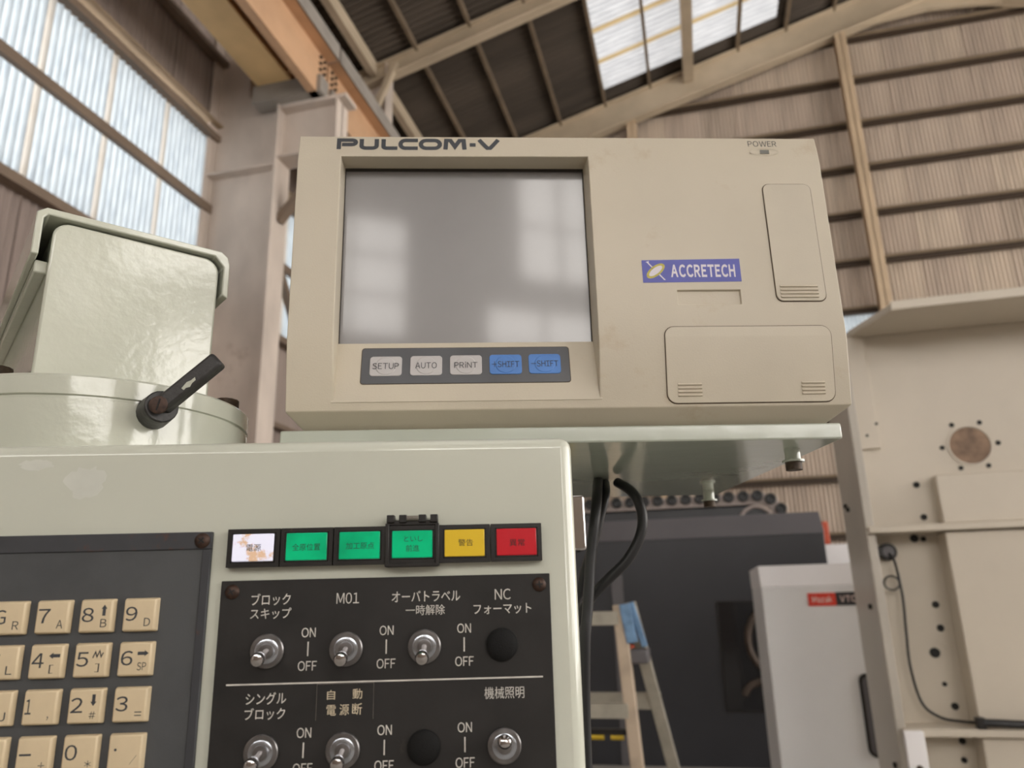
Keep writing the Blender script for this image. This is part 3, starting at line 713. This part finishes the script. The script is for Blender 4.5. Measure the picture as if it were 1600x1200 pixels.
# ------------------------------------------------------------------ shelf behind the console, carrying the display
sh = thing('display_shelf', 'pale green painted steel shelf plate carrying the beige display', 'shelf', (0.06, .60, 1.4292), 'p')
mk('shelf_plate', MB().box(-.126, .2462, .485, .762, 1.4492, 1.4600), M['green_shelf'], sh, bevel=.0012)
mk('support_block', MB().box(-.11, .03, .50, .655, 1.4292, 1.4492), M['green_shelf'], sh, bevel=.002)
for (x, y) in ((.2255, .52), (.2295, .735)):
    b = mk('hanging_bolt', MB().cyl((x, y, 1.4492), (x, y, 1.4405), .0054, n=20), M['green_shelf'], sh)
    mk('washer', MB().cyl((x, y, 1.4410), (x, y, 1.4395), .0078, n=20), M['green_shelf'], b)
    mk('thread_end', MB().cyl((x, y, 1.4395), (x, y, 1.4340), .0057, n=16), M['rust'], b)

# ------------------------------------------------------------------ measuring display
md = thing('measuring_display', 'beige plastic measuring display with grey screen and five front buttons', 'monitor', (0.065, .54, 1.4602), 'p')
PROF = [(1.4705, .4770), (1.5158, .4700), (1.6494, .4700), (1.6710, .4725)]
def fy(z):
    for (za, ya), (zb, yb) in zip(PROF, PROF[1:]):
        if z <= zb + 1e-9: return ya + (yb - ya) * (z - za) / (zb - za)
    return PROF[-1][1]
X0, X1 = -.1213, .2517
ox0, ox1, oz0, oz1 = -.0914, .0832, 1.4770, 1.6540
sx0, sx1, sz0, sz1 = .1387, .1823, 1.5402, 1.5505
xs = [X0, ox0, ox1, sx0, sx1, X1]; zs = [1.4705, oz0, 1.5158, sz0, sz1, 1.6494, oz1, 1.6710]
mb = MB()
def q4(a, b, c, d): mb.add([a, b, c, d], [(0, 1, 2, 3)])
for i in range(len(xs) - 1):
    for j in range(len(zs) - 1):
        a, b, c, d = xs[i], xs[i + 1], zs[j], zs[j + 1]; mx_, mz_ = (a + b) / 2, (c + d) / 2
        if ox0 < mx_ < ox1 and oz0 < mz_ < oz1: continue
        if sx0 < mx_ < sx1 and sz0 < mz_ < sz1: continue
        q4((a, fy(c), c), (b, fy(c), c), (b, fy(d), d), (a, fy(d), d))
BK = .60
for j in range(len(zs) - 1):
    c, d = zs[j], zs[j + 1]
    for x in (X0, X1): q4((x, fy(c), c), (x, BK, c), (x, BK, d), (x, fy(d), d))
for i in range(len(xs) - 1):
    a, b = xs[i], xs[i + 1]
    q4((a, fy(1.671), 1.671), (b, fy(1.671), 1.671), (b, BK, 1.671), (a, BK, 1.671))
    def ix(v): return X0 + .010 if v == X0 else (X1 - .014 if v == X1 else v)
    q4((a, fy(1.4705), 1.4705), (b, fy(1.4705), 1.4705), (ix(b), .492, 1.4602), (ix(a), .492, 1.4602))
    q4((ix(a), .492, 1.4602), (ix(b), .492, 1.4602), (ix(b), BK - .01, 1.4602), (ix(a), BK - .01, 1.4602))
    q4((ix(a), BK - .01, 1.4602), (ix(b), BK - .01, 1.4602), (b, BK, 1.4705), (a, BK, 1.4705))
for x, xi in ((X0, X0 + .010), (X1, X1 - .014)):
    q4((x, fy(1.4705), 1.4705), (xi, .492, 1.4602), (xi, BK - .01, 1.4602), (x, BK, 1.4705))
zq = [1.4705] + zs[1:]
for i in range(len(xs) - 1):
    for j in range(len(zs) - 1): q4((xs[i], BK, zs[j]), (xs[i + 1], BK, zs[j]), (xs[i + 1], BK, zs[j + 1]), (xs[i], BK, zs[j + 1]))
# opening walls: straight recess round the screen, sloped ledge below it
SY = .4868; LZ = 1.5190
oz = [z for z in zs if oz0 <= z <= oz1]
ix0, ix1 = ox0 + .0006, ox1 - .0018
for x, xi in ((ox0, ix0), (ox1, ix1)):
    pts = [(oz0, fy(oz0))] + [(z, fy(z)) for z in oz if z > oz0]
    for (c, yc), (d, yd) in zip(pts, pts[1:]):
        q4((x, yc, c), (x, yd, d), (xi, SY if d > oz0 else yd, d), (xi, (SY if c > oz0 else yc), c))
q4((ox0, fy(oz1), oz1), (ox1, fy(oz1), oz1), (ix1, SY, oz1 - .001), (ix0, SY, oz1 - .001))
for a in ((sx0, sx1),):
    y2 = .4718
    q4((sx0, .47, sz0), (sx1, .47, sz0), (sx1, y2, sz0), (sx0, y2, sz0)); q4((sx0, .47, sz1), (sx1, .47, sz1), (sx1, y2, sz1), (sx0, y2, sz1))
    q4((sx0, .47, sz0), (sx0, .47, sz1), (sx0, y2, sz1), (sx0, y2, sz0)); q4((sx1, .47, sz0), (sx1, .47, sz1), (sx1, y2, sz1), (sx1, y2, sz0))
    q4((sx0, y2, sz0), (sx1, y2, sz0), (sx1, y2, sz1), (sx0, y2, sz1))
hs = mk('housing', mb, M['beige'], md, bevel=.0016, seg=3, ang=25)
def ly(z): return fy(oz0) + (z - oz0) * (.4845 - fy(oz0)) / (LZ - oz0)
mk('button_ledge', MB().prism([(fy(oz0) - .0003, oz0 - .001), (.4845, LZ), (.492, LZ), (.492, oz0 - .001)], ox0 - .001, ox1 + .001, axis='x'), M['beige'], md)
mk('screen', MB().box(ix0 - .002, ix1 + .002, SY - .0006, SY + .004, 1.512, 1.655), M['screen'], md, smooth=False)
mk('screen_gasket', MB().box(ix0, ix1, SY - .0016, SY - .0005, 1.6512, 1.6535).box(ix0, ix0 + .0006, SY - .0012, SY - .0005, 1.518, 1.6515).box(ix1 - .0006, ix1, SY - .0012, SY - .0005, 1.518, 1.6515), M['screen_edge'], md, smooth=False)
# button strip on the sloped ledge
def lprism(pl, off0, off1):
    n = len(pl); m_ = MB()
    return m_.add([(a, ly(b) - off0, b) for a, b in pl] + [(a, ly(b) - off1, b) for a, b in pl], [tuple(range(n)), tuple(reversed(range(n, 2 * n)))] + [(i, n + i, n + (i + 1) % n, (i + 1) % n) for i in range(n)])
mk('strip_edge', lprism(rrect(-.0746, .0645, 1.4884, 1.5154, .0022), .00015, -.002), M['seam'], md, smooth=False)
bp = mk('button_strip', lprism(rrect(-.0741, .0640, 1.4889, 1.5150, .002), .0004, -.002), M['btn_panel'], md, smooth=False)
for i, (s, a, b) in enumerate((('SETUP', -.0687, -.0476), ('AUTO', -.0421, -.0210), ('PRiNT', -.0158, .0054), ('+SHIFT', .0105, .0320), ('-SHIFT', .0367, .0582))):
    z0, z1 = 1.4944 + .00015 * i, 1.5088 + .0002 * i
    bt = mk('button', lprism(rrect(a, b, z0, z1, .0022), .0009, -.001), M['btn_grey'] if i < 3 else M['btn_blue'], bp, bevel=.0003)
    cx, cz = (a + b) / 2, (z0 + z1) / 2
    mb = MB(); n = 28
    ring = [(cx + .0069 * math.cos(2 * math.pi * k / n), cz + .0066 * math.sin(2 * math.pi * k / n)) for k in range(n)]
    ring2 = [(cx + .0063 * math.cos(2 * math.pi * k / n), cz + .0060 * math.sin(2 * math.pi * k / n)) for k in range(n)]
    mb.add([(p, ly(q) - .0009, q) for p, q in ring] + [(p, ly(q) - .00125, q) for p, q in ring2], [(k, (k + 1) % n, n + (k + 1) % n, n + k) for k in range(n)] + [tuple(range(n, 2 * n))])
    mk('dome', mb, M['btn_grey'] if i < 3 else M['btn_blue'], bp, ang=20)
    hw = {'SETUP': .0087, 'AUTO': .0071, 'PRiNT': .0077, '+SHIFT': .0091, '-SHIFT': .0091}[s]
    text(s, cx - hw, cx + hw, cz - .0023, cz + .0022, 0, M['ink'], bp, yfun=lambda z: ly(z) - .0014)
# logo lettering drawn as wide strokes
lx0, lx1, lz0, lz1 = -.0950, .0206, 1.6592, 1.6692
H = lz1 - lz0; tk = .0031; hh = tk / 2
def arc(cx, cz, rx, rz, a0, a1, n=8): return [(cx + rx * math.cos(R(a0 + (a1 - a0) * k / n)), cz + rz * math.sin(R(a0 + (a1 - a0) * k / n))) for k in range(n + 1)]
def LT(pts, x, w, closed=False):
    mb = MB(); ribbon(mb, [(lx0 + x + a * w, lz0 + hh + b * (H - tk)) for a, b in pts], tk, 0, closed)
    mb.v = [(a, fy(c) - .00012, c) for a, _, c in mb.v]; return mb
def sq_o(n=7): return arc(.72, .5, .28, .5, 90, -90, n) + arc(.28, .5, .28, .5, 270, 90, n)
LW = .0128
for pts, x, w, cl in (([(.06, -.16), (.06, 1), (.72, 1)] + arc(.78, .72, .2, .28, 90, -90, 6) + [(.22, .44)], .0008, LW, False),
                      ([(.07, 1.16), (.07, .3)] + arc(.32, .28, .25, .28, 180, 270, 5) + arc(.68, .28, .25, .28, 270, 360, 5) + [(.93, 1.16)], .0166, LW * .96, False),
                      ([(.08, 1.16), (.08, .24)] + arc(.28, .2, .2, .2, 180, 270, 4) + [(1.0, 0)], .0320, LW * .84, False),
                      ([(1.02, 1), (.3, 1)] + arc(.3, .5, .28, .5, 90, 270, 9) + [(1.02, 0)], .0446, LW * .96, False),
                      (sq_o(), .0592, LW * 1.06, True),
                      ([(.06, -.16), (.1, 1), (.3, 1), (.52, .22), (.74, 1), (.94, 1), (.98, -.16)], .0758, LW * 1.15, False),
                      ([(0, .45), (1, .45)], .0940, .0042, False),
                      ([(.0, 1.12), (.42, .05), (.58, .05), (1.0, 1.12)], .1006, LW * 1.08, False)):
    mk('logo_letter', LT(pts, x, w, cl), M['ink_worn'], md, smooth=False)
text('POWER', .2012, .2224, 1.6634, 1.6684, 0, M['ink'], md, yfun=lambda z: fy(z) - .0001)
po = mk('power_dish', MB().add([(.2122 + .0107 * math.cos(R(k * 12)), fy(1.6585) - .00005, 1.6583 + .0030 * math.sin(R(k * 12))) for k in range(30)] + [(.2122 + .008 * math.cos(R(k * 12)), fy(1.6585) + .0004, 1.6584 + .0022 * math.sin(R(k * 12))) for k in range(30)],
                                [(k, (k + 1) % 30, 30 + (k + 1) % 30, 30 + k) for k in range(30)] + [tuple(range(30, 60))]), M['beige'], md)
po.location.y -= .0005
mk('power_light', MB().box(.2092, .2157, fy(1.659) - .0006, .474, 1.6570, 1.6600), M['led'], md, smooth=False)
# snap-on doors
def sprism(pl, off0, off1, zb=None):
    """slab following the front profile"""
    mb = MB(); zz = sorted({round(b, 6) for _, b in pl} | ({1.5158} if min(b for _, b in pl) < 1.5158 < max(b for _, b in pl) else set()))
    def span(z):
        L = []
        n = len(pl)
        for i in range(n):
            (a, b), (c, d) = pl[i], pl[(i + 1) % n]
            if abs(b - d) < 1e-9:
                if abs(b - z) < 1e-6: L += [a, c]
            elif min(b, d) - 1e-7 <= z <= max(b, d) + 1e-7: L.append(a + (c - a) * (z - b) / (d - b))
        return min(L), max(L)
    sp_ = [(z,) + span(z) for z in zz]
    for (z, a, b), (z2, c, d) in zip(sp_, sp_[1:]):
        mb.add([(a, fy(z) - off0, z), (b, fy(z) - off0, z), (d, fy(z2) - off0, z2), (c, fy(z2) - off0, z2)], [(0, 1, 2, 3)])
        mb.add([(a, fy(z) - off0, z), (a, fy(z) - off1, z), (c, fy(z2) - off1, z2), (c, fy(z2) - off0, z2)], [(0, 1, 2, 3)])
        mb.add([(b, fy(z) - off0, z), (b, fy(z) - off1, z), (d, fy(z2) - off1, z2), (d, fy(z2) - off0, z2)], [(0, 1, 2, 3)])
    for k in (0, -1):
        z, a, b = sp_[k]; mb.add([(a, fy(z) - off0, z), (b, fy(z) - off0, z), (b, fy(z) - off1, z), (a, fy(z) - off1, z)], [(0, 1, 2, 3)])
    return mb
def door(x0, x1, z0, z1, r, ribs, lab):
    mk('door_seam', sprism(rrect(x0 - .0006, x1 + .0006, z0 - .0007, z1 + .0006, r + .0005), .0003, -.001), M['seam'], md, ang=20)
    d = mk('door', sprism(rrect(x0, x1, z0, z1, r), .0009, -.001), M['beige_door'], md, ang=20)
    d['label'] = lab
    for a, b, c, dz, n in ribs:
        for k in range(n):
            z = c + k * dz
            mk('grip_rib', MB().prism([(fy(z) - .0007, z - .0009), (fy(z) - .0019, z - .0006), (fy(z) - .0014, z + .0004), (fy(z) - .0007, z + .0009)], a, b, 'x'), M['beige_door'], d, smooth=False)
door(.2070, .2412, 1.5420, 1.6311, .0045, [(.2098, .2360, 1.5448, .0026, 4)], 'tall narrow snap-on door with grip ribs')
door(.1276, .2404, 1.4728, 1.5236, .0062, [(.1345, .1505, 1.4778, .0024, 4), (.2180, .2336, 1.4782, .0024, 4)], 'wide snap-on door with two sets of grip ribs')
# blue maker's sticker
stk = mk('sticker', MB().add([(.1158, .4698, 1.5726), (.1840, .4698, 1.5736), (.1840, .4698, 1.5566), (.1158, .4698, 1.5560), (.1158, .4701, 1.5726), (.1840, .4701, 1.5736), (.1840, .4701, 1.5566), (.1158, .4701, 1.5560)],
                         [(0, 1, 2, 3), (7, 6, 5, 4), (0, 4, 5, 1), (1, 5, 6, 2), (2, 6, 7, 3), (3, 7, 4, 0)]), M['sticker_blue'], md, smooth=False)
stk['label'] = 'blue sticker with white lettering and a gold disc'
text('ACCRETECH', .1354, .1802, 1.5598, 1.5694, .46975, M['sticker_white'], stk, thick=.035)
def ell(rx, rz, a): return [(.1250 + rx * math.cos(R(t)) * math.cos(a) - rz * math.sin(R(t)) * math.sin(a), 1.5646 + rx * math.cos(R(t)) * math.sin(a) + rz * math.sin(R(t)) * math.cos(a)) for t in range(0, 360, 15)]
poly([(.1190, 1.5712), (.1197, 1.5716), (.1251, 1.5655), (.1306, 1.5588), (.1316, 1.5580), (.1302, 1.5578), (.1298, 1.5585), (.1243, 1.5648)], .46974, M['sticker_white'], stk, 'emblem_pin')
poly(ell(.0078, .0036, R(38)), .46972, M['sticker_gold'], stk, 'emblem_ring')
poly(ell(.0058, .0022, R(38)), .46970, M['sticker_white'], stk, 'emblem_disc')
poly([(.1183, 1.5712), (.1208, 1.5720), (.1206, 1.5708)], .46972, M['sticker_white'], stk, 'emblem_tip')

# ------------------------------------------------------------------ cables hanging behind the console
def cable(label, pts, r):
    p0 = Vector(pts[-1]); o = mk('cable', MB().tube(pts, r, 12), M['cable'], frame='p', base=tuple(p0)); tag(o, label, 'cable', 'black cables behind the console')
cable('black cable hanging straight down just right of the chrome latch', [(.105, .64, 1.4470), (.0985, .61, 1.43), (.0945, .60, 1.412), (.0895, .60, 1.382), (.0850, .60, 1.344), (.0815, .60, 1.316), (.080, .61, 1.25), (.08, .62, 1.1), (.08, .63, .9)], .0042)
cable('black cable bulging out to the right in a wide curve under the shelf', [(.120, .63, 1.4440), (.1275, .607, 1.432), (.1330, .604, 1.4155), (.1305, .604, 1.398), (.1190, .606, 1.3790), (.1035, .612, 1.3645), (.0915, .618, 1.352), (.0810, .624, 1.335), (.070, .632, 1.30), (.062, .645, 1.1), (.062, .65, .9)], .0042)
cable('thin black cable slanting between the two thicker ones', [(.113, .65, 1.4470), (.1085, .625, 1.434), (.1025, .62, 1.416), (.0955, .62, 1.394), (.0900, .632, 1.377), (.086, .640, 1.358), (.082, .646, 1.32), (.09, .655, 1.1), (.09, .66, .9)], .0036)

# ================================================================== machines in the hall
# cream machine casting on the right
cm = thing('cream_machine_casting', 'large cream painted machine casting with ribs, bolt holes and a round port', 'machine', (1.3, 3.8, 0))
CX0, CX1 = .685, 2.6
mk('back_plate', MB().box(CX0 + .02, CX1, 3.62, 3.66, 0, 2.47), M['cream'], cm, smooth=False)
mk('side_plate', MB().box(CX0, CX0 + .035, 3.50, 3.97, 0, 2.47), M['cream_side'], cm, bevel=.004)
mk('top_flange', MB().prism([(.855, 3.23), (CX1, 3.20), (CX1, 3.97), (.70, 3.97), (.745, 3.53)], 2.47, 2.50, 'z'), M['cream'], cm, bevel=.004)
mk('top_lip', MB().prism([(.855, 3.218), (CX1, 3.188), (CX1, 3.20), (.855, 3.23)], 2.468, 2.51, 'z'), M['cream'], cm, bevel=.004)
mk('upper_face', MB().box(CX0 + .035, CX1, 3.555, 3.62, 1.62, 2.47), M['cream'], cm, bevel=.003)
mk('corner_plate', MB().box(CX0 + .03, CX0 + .12, 3.535, 3.56, 1.95, 2.47), M['cream'], cm, bevel=.003)
mk('rib', MB().box(CX0 + .005, CX1, 3.47, 3.64, 1.585, 1.615), M['cream'], cm, bevel=.004)
mk('rib', MB().box(CX0 + .02, CX1, 3.47, 3.64, .805, .835), M['cream'], cm, bevel=.004)
mk('raised_panel', MB().box(.985, CX1, 3.49, 3.56, 1.615, 1.815), M['cream'], cm, bevel=.004)
mk('raised_panel', MB().box(.985, CX1, 3.50, 3.63, .835, 1.58), M['cream'], cm, bevel=.004)
mk('raised_panel', MB().box(.985, CX1, 3.50, 3.63, .1, .80), M['cream'], cm, bevel=.004)
mk('joint_plate', MB().box(CX0 + .015, CX0 + .085, 3.44, 3.47, .3, .83), M['white_top'], cm, bevel=.003)
# round port and its bolts
HX, HZ = 1.158, 1.942
mk('port_ring', MB().lathe((HX, 3.556, HZ), (0, -1, 0), [(0, .088), (.006, .088), (.006, .080), (-.02, .080)], 40), M['cream'], cm)
mk('port_plug', MB().lathe((HX, 3.556, HZ), (0, -1, 0), [(0, .080), (.003, .079), (.003, .0)], 40), M['bronze'], cm)
for x, z in ((1.1025, 2.0345), (1.211, 2.0369), (1.2668, 1.9445), (1.2138, 1.8508), (1.1071, 1.8471), (1.0492, 1.9386)):
    mk('bolt_hole', MB().cyl((x, 3.556, z), (x, 3.551, z), .010, n=12), M['hole'], cm, smooth=False)
for x, z, y, r in ((.9229, 1.7857, 3.555, .013), (.9303, 1.6488, 3.555, .013), (.8951, 1.5663, 3.62, .017), (.93, 1.562, 3.62, .011), (.934, 1.2927, 3.62, .014), (.9371, 1.1992, 3.62, .014), (.900, 1.1029, 3.62, .020), (.9165, .9818, 3.62, .009), (.9407, .8982, 3.62, .014),
                    (.945, .77, 3.62, .013), (.94, .70, 3.62, .011), (.79, 2.30, 3.555, .006), (.80, 2.06, 3.535, .006), (.755, 2.01, 3.535, .006)):
    mk('bolt_hole', MB().cyl((x, y, z), (x, y - .006, z), r, n=12), M['hole'], cm, smooth=False)
for x, y, z in ((CX0, 3.85, 1.74), (CX0, 3.80, 1.72), (CX0, 3.62, 1.29), (CX0, 3.60, .68)):
    mk('side_bolt', MB().cyl((x, y, z), (x - .012, y, z), .011, n=10), M['hole'], cm, smooth=False)
mk('side_bolt', MB().cyl((CX0 + .05, 3.44, .70), (CX0 + .05, 3.43, .70), .012, n=10), M['rust'], cm, smooth=False)
cn = mk('cable_connector', MB().cyl((.777, 3.62, 1.513), (.777, 3.585, 1.513), .036, n=24).box(.715, .76, 3.58, 3.62, 1.495, 1.535).box(.715, .730, 3.58, 3.62, 1.465, 1.56), M['black_plastic'], cm, bevel=.003)
mk('connector_core', MB().lathe((.777, 3.585, 1.513), (0, -1, 0), [(0, .024), (.006, .022), (.006, .0)], 20), M['grey_machine'], cn)
mk('sensor_cable', MB().tube([(.777, 3.58, 1.505), (.79, 3.57, 1.48), (.798, 3.58, 1.44), (.802, 3.58, 1.38), (.803, 3.58, 1.308), (.795, 3.58, 1.181), (.790, 3.58, 1.05), (.812, 3.58, .915), (.870, 3.58, .862), (.93, 3.55, .852), (.985, 3.49, .855)], .0055, 8), M['cable'], cm)
mk('cable_loop', MB().tube([(.769 + .030 * math.cos(R(a)), 3.575, 1.384 + .028 * math.sin(R(a))) for a in range(0, 361, 30)], .0042, 8), M['cable'], cm)
mk('cable_sheath', MB().tube([(.975, 3.485, .856), (1.03, 3.47, .858), (1.2, 3.47, .852), (1.6, 3.47, .85), (2.5, 3.47, .85)], .014, 10), M['cable'], cm)
mk('cable_clamp', MB().box(.968, 1.0, 3.465, 3.50, .836, .876), M['black_plastic'], cm, bevel=.003)

# pale grey machine with a badge
wm = thing('pale_grey_machine', 'pale grey machine enclosure with a red and black badge on its front', 'machine', (.8, 4.9, 0))
mk('front_cover', MB().box(.305, 1.45, 4.5, 5.4, 0, 1.388), M['white_machine'], wm, bevel=.006)
mk('sloped_top', MB().prism([(4.5, 1.388), (4.56, 1.505), (5.4, 1.505), (5.4, 1.388)], .302, 1.45, 'x'), M['white_top'], wm, bevel=.004)
rb = mk('red_badge', MB().box(.5385, .680, 4.496, 4.502, 1.285, 1.3517), M['red_badge'], wm, smooth=False)
text('Mazak', .560, .660, 1.302, 1.336, 4.4955, M['badge_ink'], rb, thick=.02)
bb = mk('black_badge', MB().box(.680, .90, 4.496, 4.502, 1.285, 1.3535), M['black_badge'], wm, smooth=False)
text('VTC-20', .700, .86, 1.302, 1.336, 4.4955, M['badge_ink'], bb, thick=.02)
wd = mk('door_window', MB().prism(rrect(.735, 1.25, .545, .945, .04), 4.485, 4.51), M['black_plastic'], wm, bevel=.004)
mk('pane', MB().prism(rrect(.750, 1.235, .560, .930, .03), 4.482, 4.49), M['grey_machine'], wd, smooth=False)

# charcoal machining centre behind
bm_ = thing('charcoal_machining_centre', 'charcoal machining centre enclosure with a dark viewing window', 'machine', (0, 7.8, 0))
mk('enclosure', MB().box(-1.6, 1.035, 7.0, 7.5, 0, 1.848), M['black_machine'], bm_, bevel=.008)
mk('sloped_hood', MB().prism([(7.0, 1.848), (7.16, 2.045), (7.5, 2.045), (7.5, 1.848)], -1.6, 1.04, 'x'), M['grey_machine'], bm_, bevel=.005)
vw = mk('viewing_window', MB().box(.085, .80, 6.99, 7.0, .42, 1.31), M['black_plastic'], bm_, smooth=False)
mk('pane', MB().box(.10, .785, 6.985, 6.992, .435, 1.295), M['glass_dark'], vw, smooth=False)
for (x, z, r, a0, a1) in ((.62, .98, .30, 95, 265), (.40, .50, .16, 20, 160)):
    mb = MB(); mb.tube([(x + r * math.cos(R(a)), 6.978, z + r * math.sin(R(a))) for a in range(a0, a1 + 1, 10)], .03, 8); mk('ring_edge', mb, M['iron'], vw)
mk('spindle_nose', MB().lathe((.62, 6.985, .98), (0, -1, 0), [(0, .17), (.02, .16), (.02, .0)], 32), M['glass_dark'], vw)
mk('door_post', MB().box(-.80, -.70, 6.985, 7.0, .0, 1.55), M['grey_machine'], bm_, smooth=False)
mk('door_handle', MB().box(-.665, -.60, 6.95, 7.0, .98, 1.10), M['white_top'], bm_, bevel=.006)
mk('door_knob', MB().lathe((-.655, 6.95, .93), (0, -1, 0), [(0, .035), (.03, .03), (.04, .0)], 16), M['red_plastic'], bm_)

# chain tool magazine above it
tm = thing('chain_tool_magazine', 'pale chain tool magazine with a row of black tool pots and a sprocket wheel', 'tool magazine', (0, 7.7, 0))
WX, WZ, WR = .563, 2.030, .232
mk('support_frame', MB().box(-1.6, WX, 7.66, 7.74, 1.90, 2.235).box(-1.5, -1.4, 7.62, 7.78, 0, 1.92).box(.1, .2, 7.62, 7.78, 0, 1.92), M['black_machine'], tm, smooth=False)
mk('chain_plate', MB().box(-1.6, WX, 7.60, 7.65, 2.185, 2.285), M['mag_plate'], tm, smooth=False)
arcp = arc(WX, WZ, .262, .262, 90, -60, 14) + list(reversed(arc(WX, WZ, .155, .155, 90, -60, 14)))
mk('chain_plate', MB().prism(arcp, 7.60, 7.65), M['mag_plate'], tm, smooth=False)
wheel = mk('sprocket_wheel', MB().prism(arc(WX - .02, WZ - .02, .165, .165, 0, 360, 36)[:-1], 7.62, 7.64), M['black_machine'], tm, smooth=False)
mb = MB(); mb.tube([(WX - .02 + .15 * math.cos(R(a)), 7.60, WZ - .02 + .15 * math.sin(R(a))) for a in range(0, 361, 15)], .018, 8); mk('wheel_rim', mb, M['mag_plate'], wheel)
pots = [(-1.575 + .1345 * k, 2.262) for k in range(16)] + [(WX + WR * math.cos(R(a)), WZ + WR * math.sin(R(a))) for a in (88, 57, 25, -8, -40)]
pot0 = None
for x, z in pots:
    if pot0 is None:
        pot0 = mk('tool_pot', MB().lathe((x, 7.61, z), (0, -1, 0), [(0, .052), (.05, .052), (.055, .046), (.055, .034), (.02, .030), (.02, 0)], 20), M['cable'], tm); px0, pz0 = x, z
    else: copy_part(pot0, tm, (x - px0, 0, z - pz0))

# small pale cabinet between the machines
sc_ = thing('pale_side_cabinet', 'small pale cabinet glimpsed between the charcoal machine and the cream casting', 'cabinet', (1.35, 8.2, 0))
mk('body', MB().box(1.15, 1.75, 7.9, 8.5, 0, 1.80), M['white_top'], sc_, bevel=.01)
mk('drawer_edge', MB().box(1.14, 1.75, 7.86, 7.9, 1.52, 1.60), M['grey_machine'], sc_, smooth=False)
mk('top_box', MB().box(1.16, 1.22, 7.92, 8.0, 1.80, 2.02), M['red_plastic'], sc_, bevel=.01)

# folding step ladder
ld = thing('step_ladder', 'aluminium step ladder with blue tape round its top hinge', 'ladder', (-.5, 3.25, 0))
def leg(p0, p1, m): return mk('leg', MB().bar(p0, p1, .045, .06, (0, 1, 0)), m, ld, bevel=.003)
leg((-.322, 3.02, 1.325), (-.235, 2.90, 0), M['alu_tan']); leg((-.78, 3.02, 1.325), (-.84, 2.90, 0), M['alu_tan'])
leg((-.282, 3.05, 1.325), (-.06, 3.62, 0), M['alu']); leg((-.80, 3.05, 1.325), (-.95, 3.62, 0), M['alu'])
for z, y in ((1.285, 3.01), (.965, 2.985), (.66, 2.96), (.35, 2.93)):
    mk('step', MB().box(-.80, -.325 + (1.3 - z) * .06, y - .03, y + .06, z - .022, z + .012), M['alu'], ld, bevel=.003)
    mk('step_lip', MB().box(-.80, -.325 + (1.3 - z) * .06, y - .038, y - .028, z - .03, z + .02), M['alu'], ld, smooth=False)
mk('back_brace', MB().bar((-.86, 3.20, .965), (-.20, 3.20, .965), .03, .06), M['alu'], ld, smooth=False)
mk('top_hinge', MB().box(-.295, -.225, 3.0, 3.14, 1.115, 1.165), M['grey_machine'], ld, bevel=.006)
mk('blue_tape', MB().bar((-.298, 3.00, 1.33), (-.278, 3.00, 1.19), .04, .05, (0, 1, 0)).bar((-.275, 3.00, 1.335), (-.235, 3.02, 1.175), .022, .03, (0, 1, 0)), M['blue_cloth'], ld, bevel=.004)
mk('warning_label', MB().box(-.475, -.455, 2.945, 2.9465, .945, .975), M['yellow'], ld, smooth=False)
for x in (-.424, -.352):
    mk('end_cap', MB().cyl((x - .025, 2.99, .868), (x + .022, 2.99, .868), .011, n=10), M['yellow'], ld)
mk('spreader', MB().bar((-.80, 2.99, .885), (-.29, 2.99, .885), .02, .02), M['black_plastic'], ld, smooth=False)
for o in bpy.data.objects:
    if '_base' in o: del o['_base']
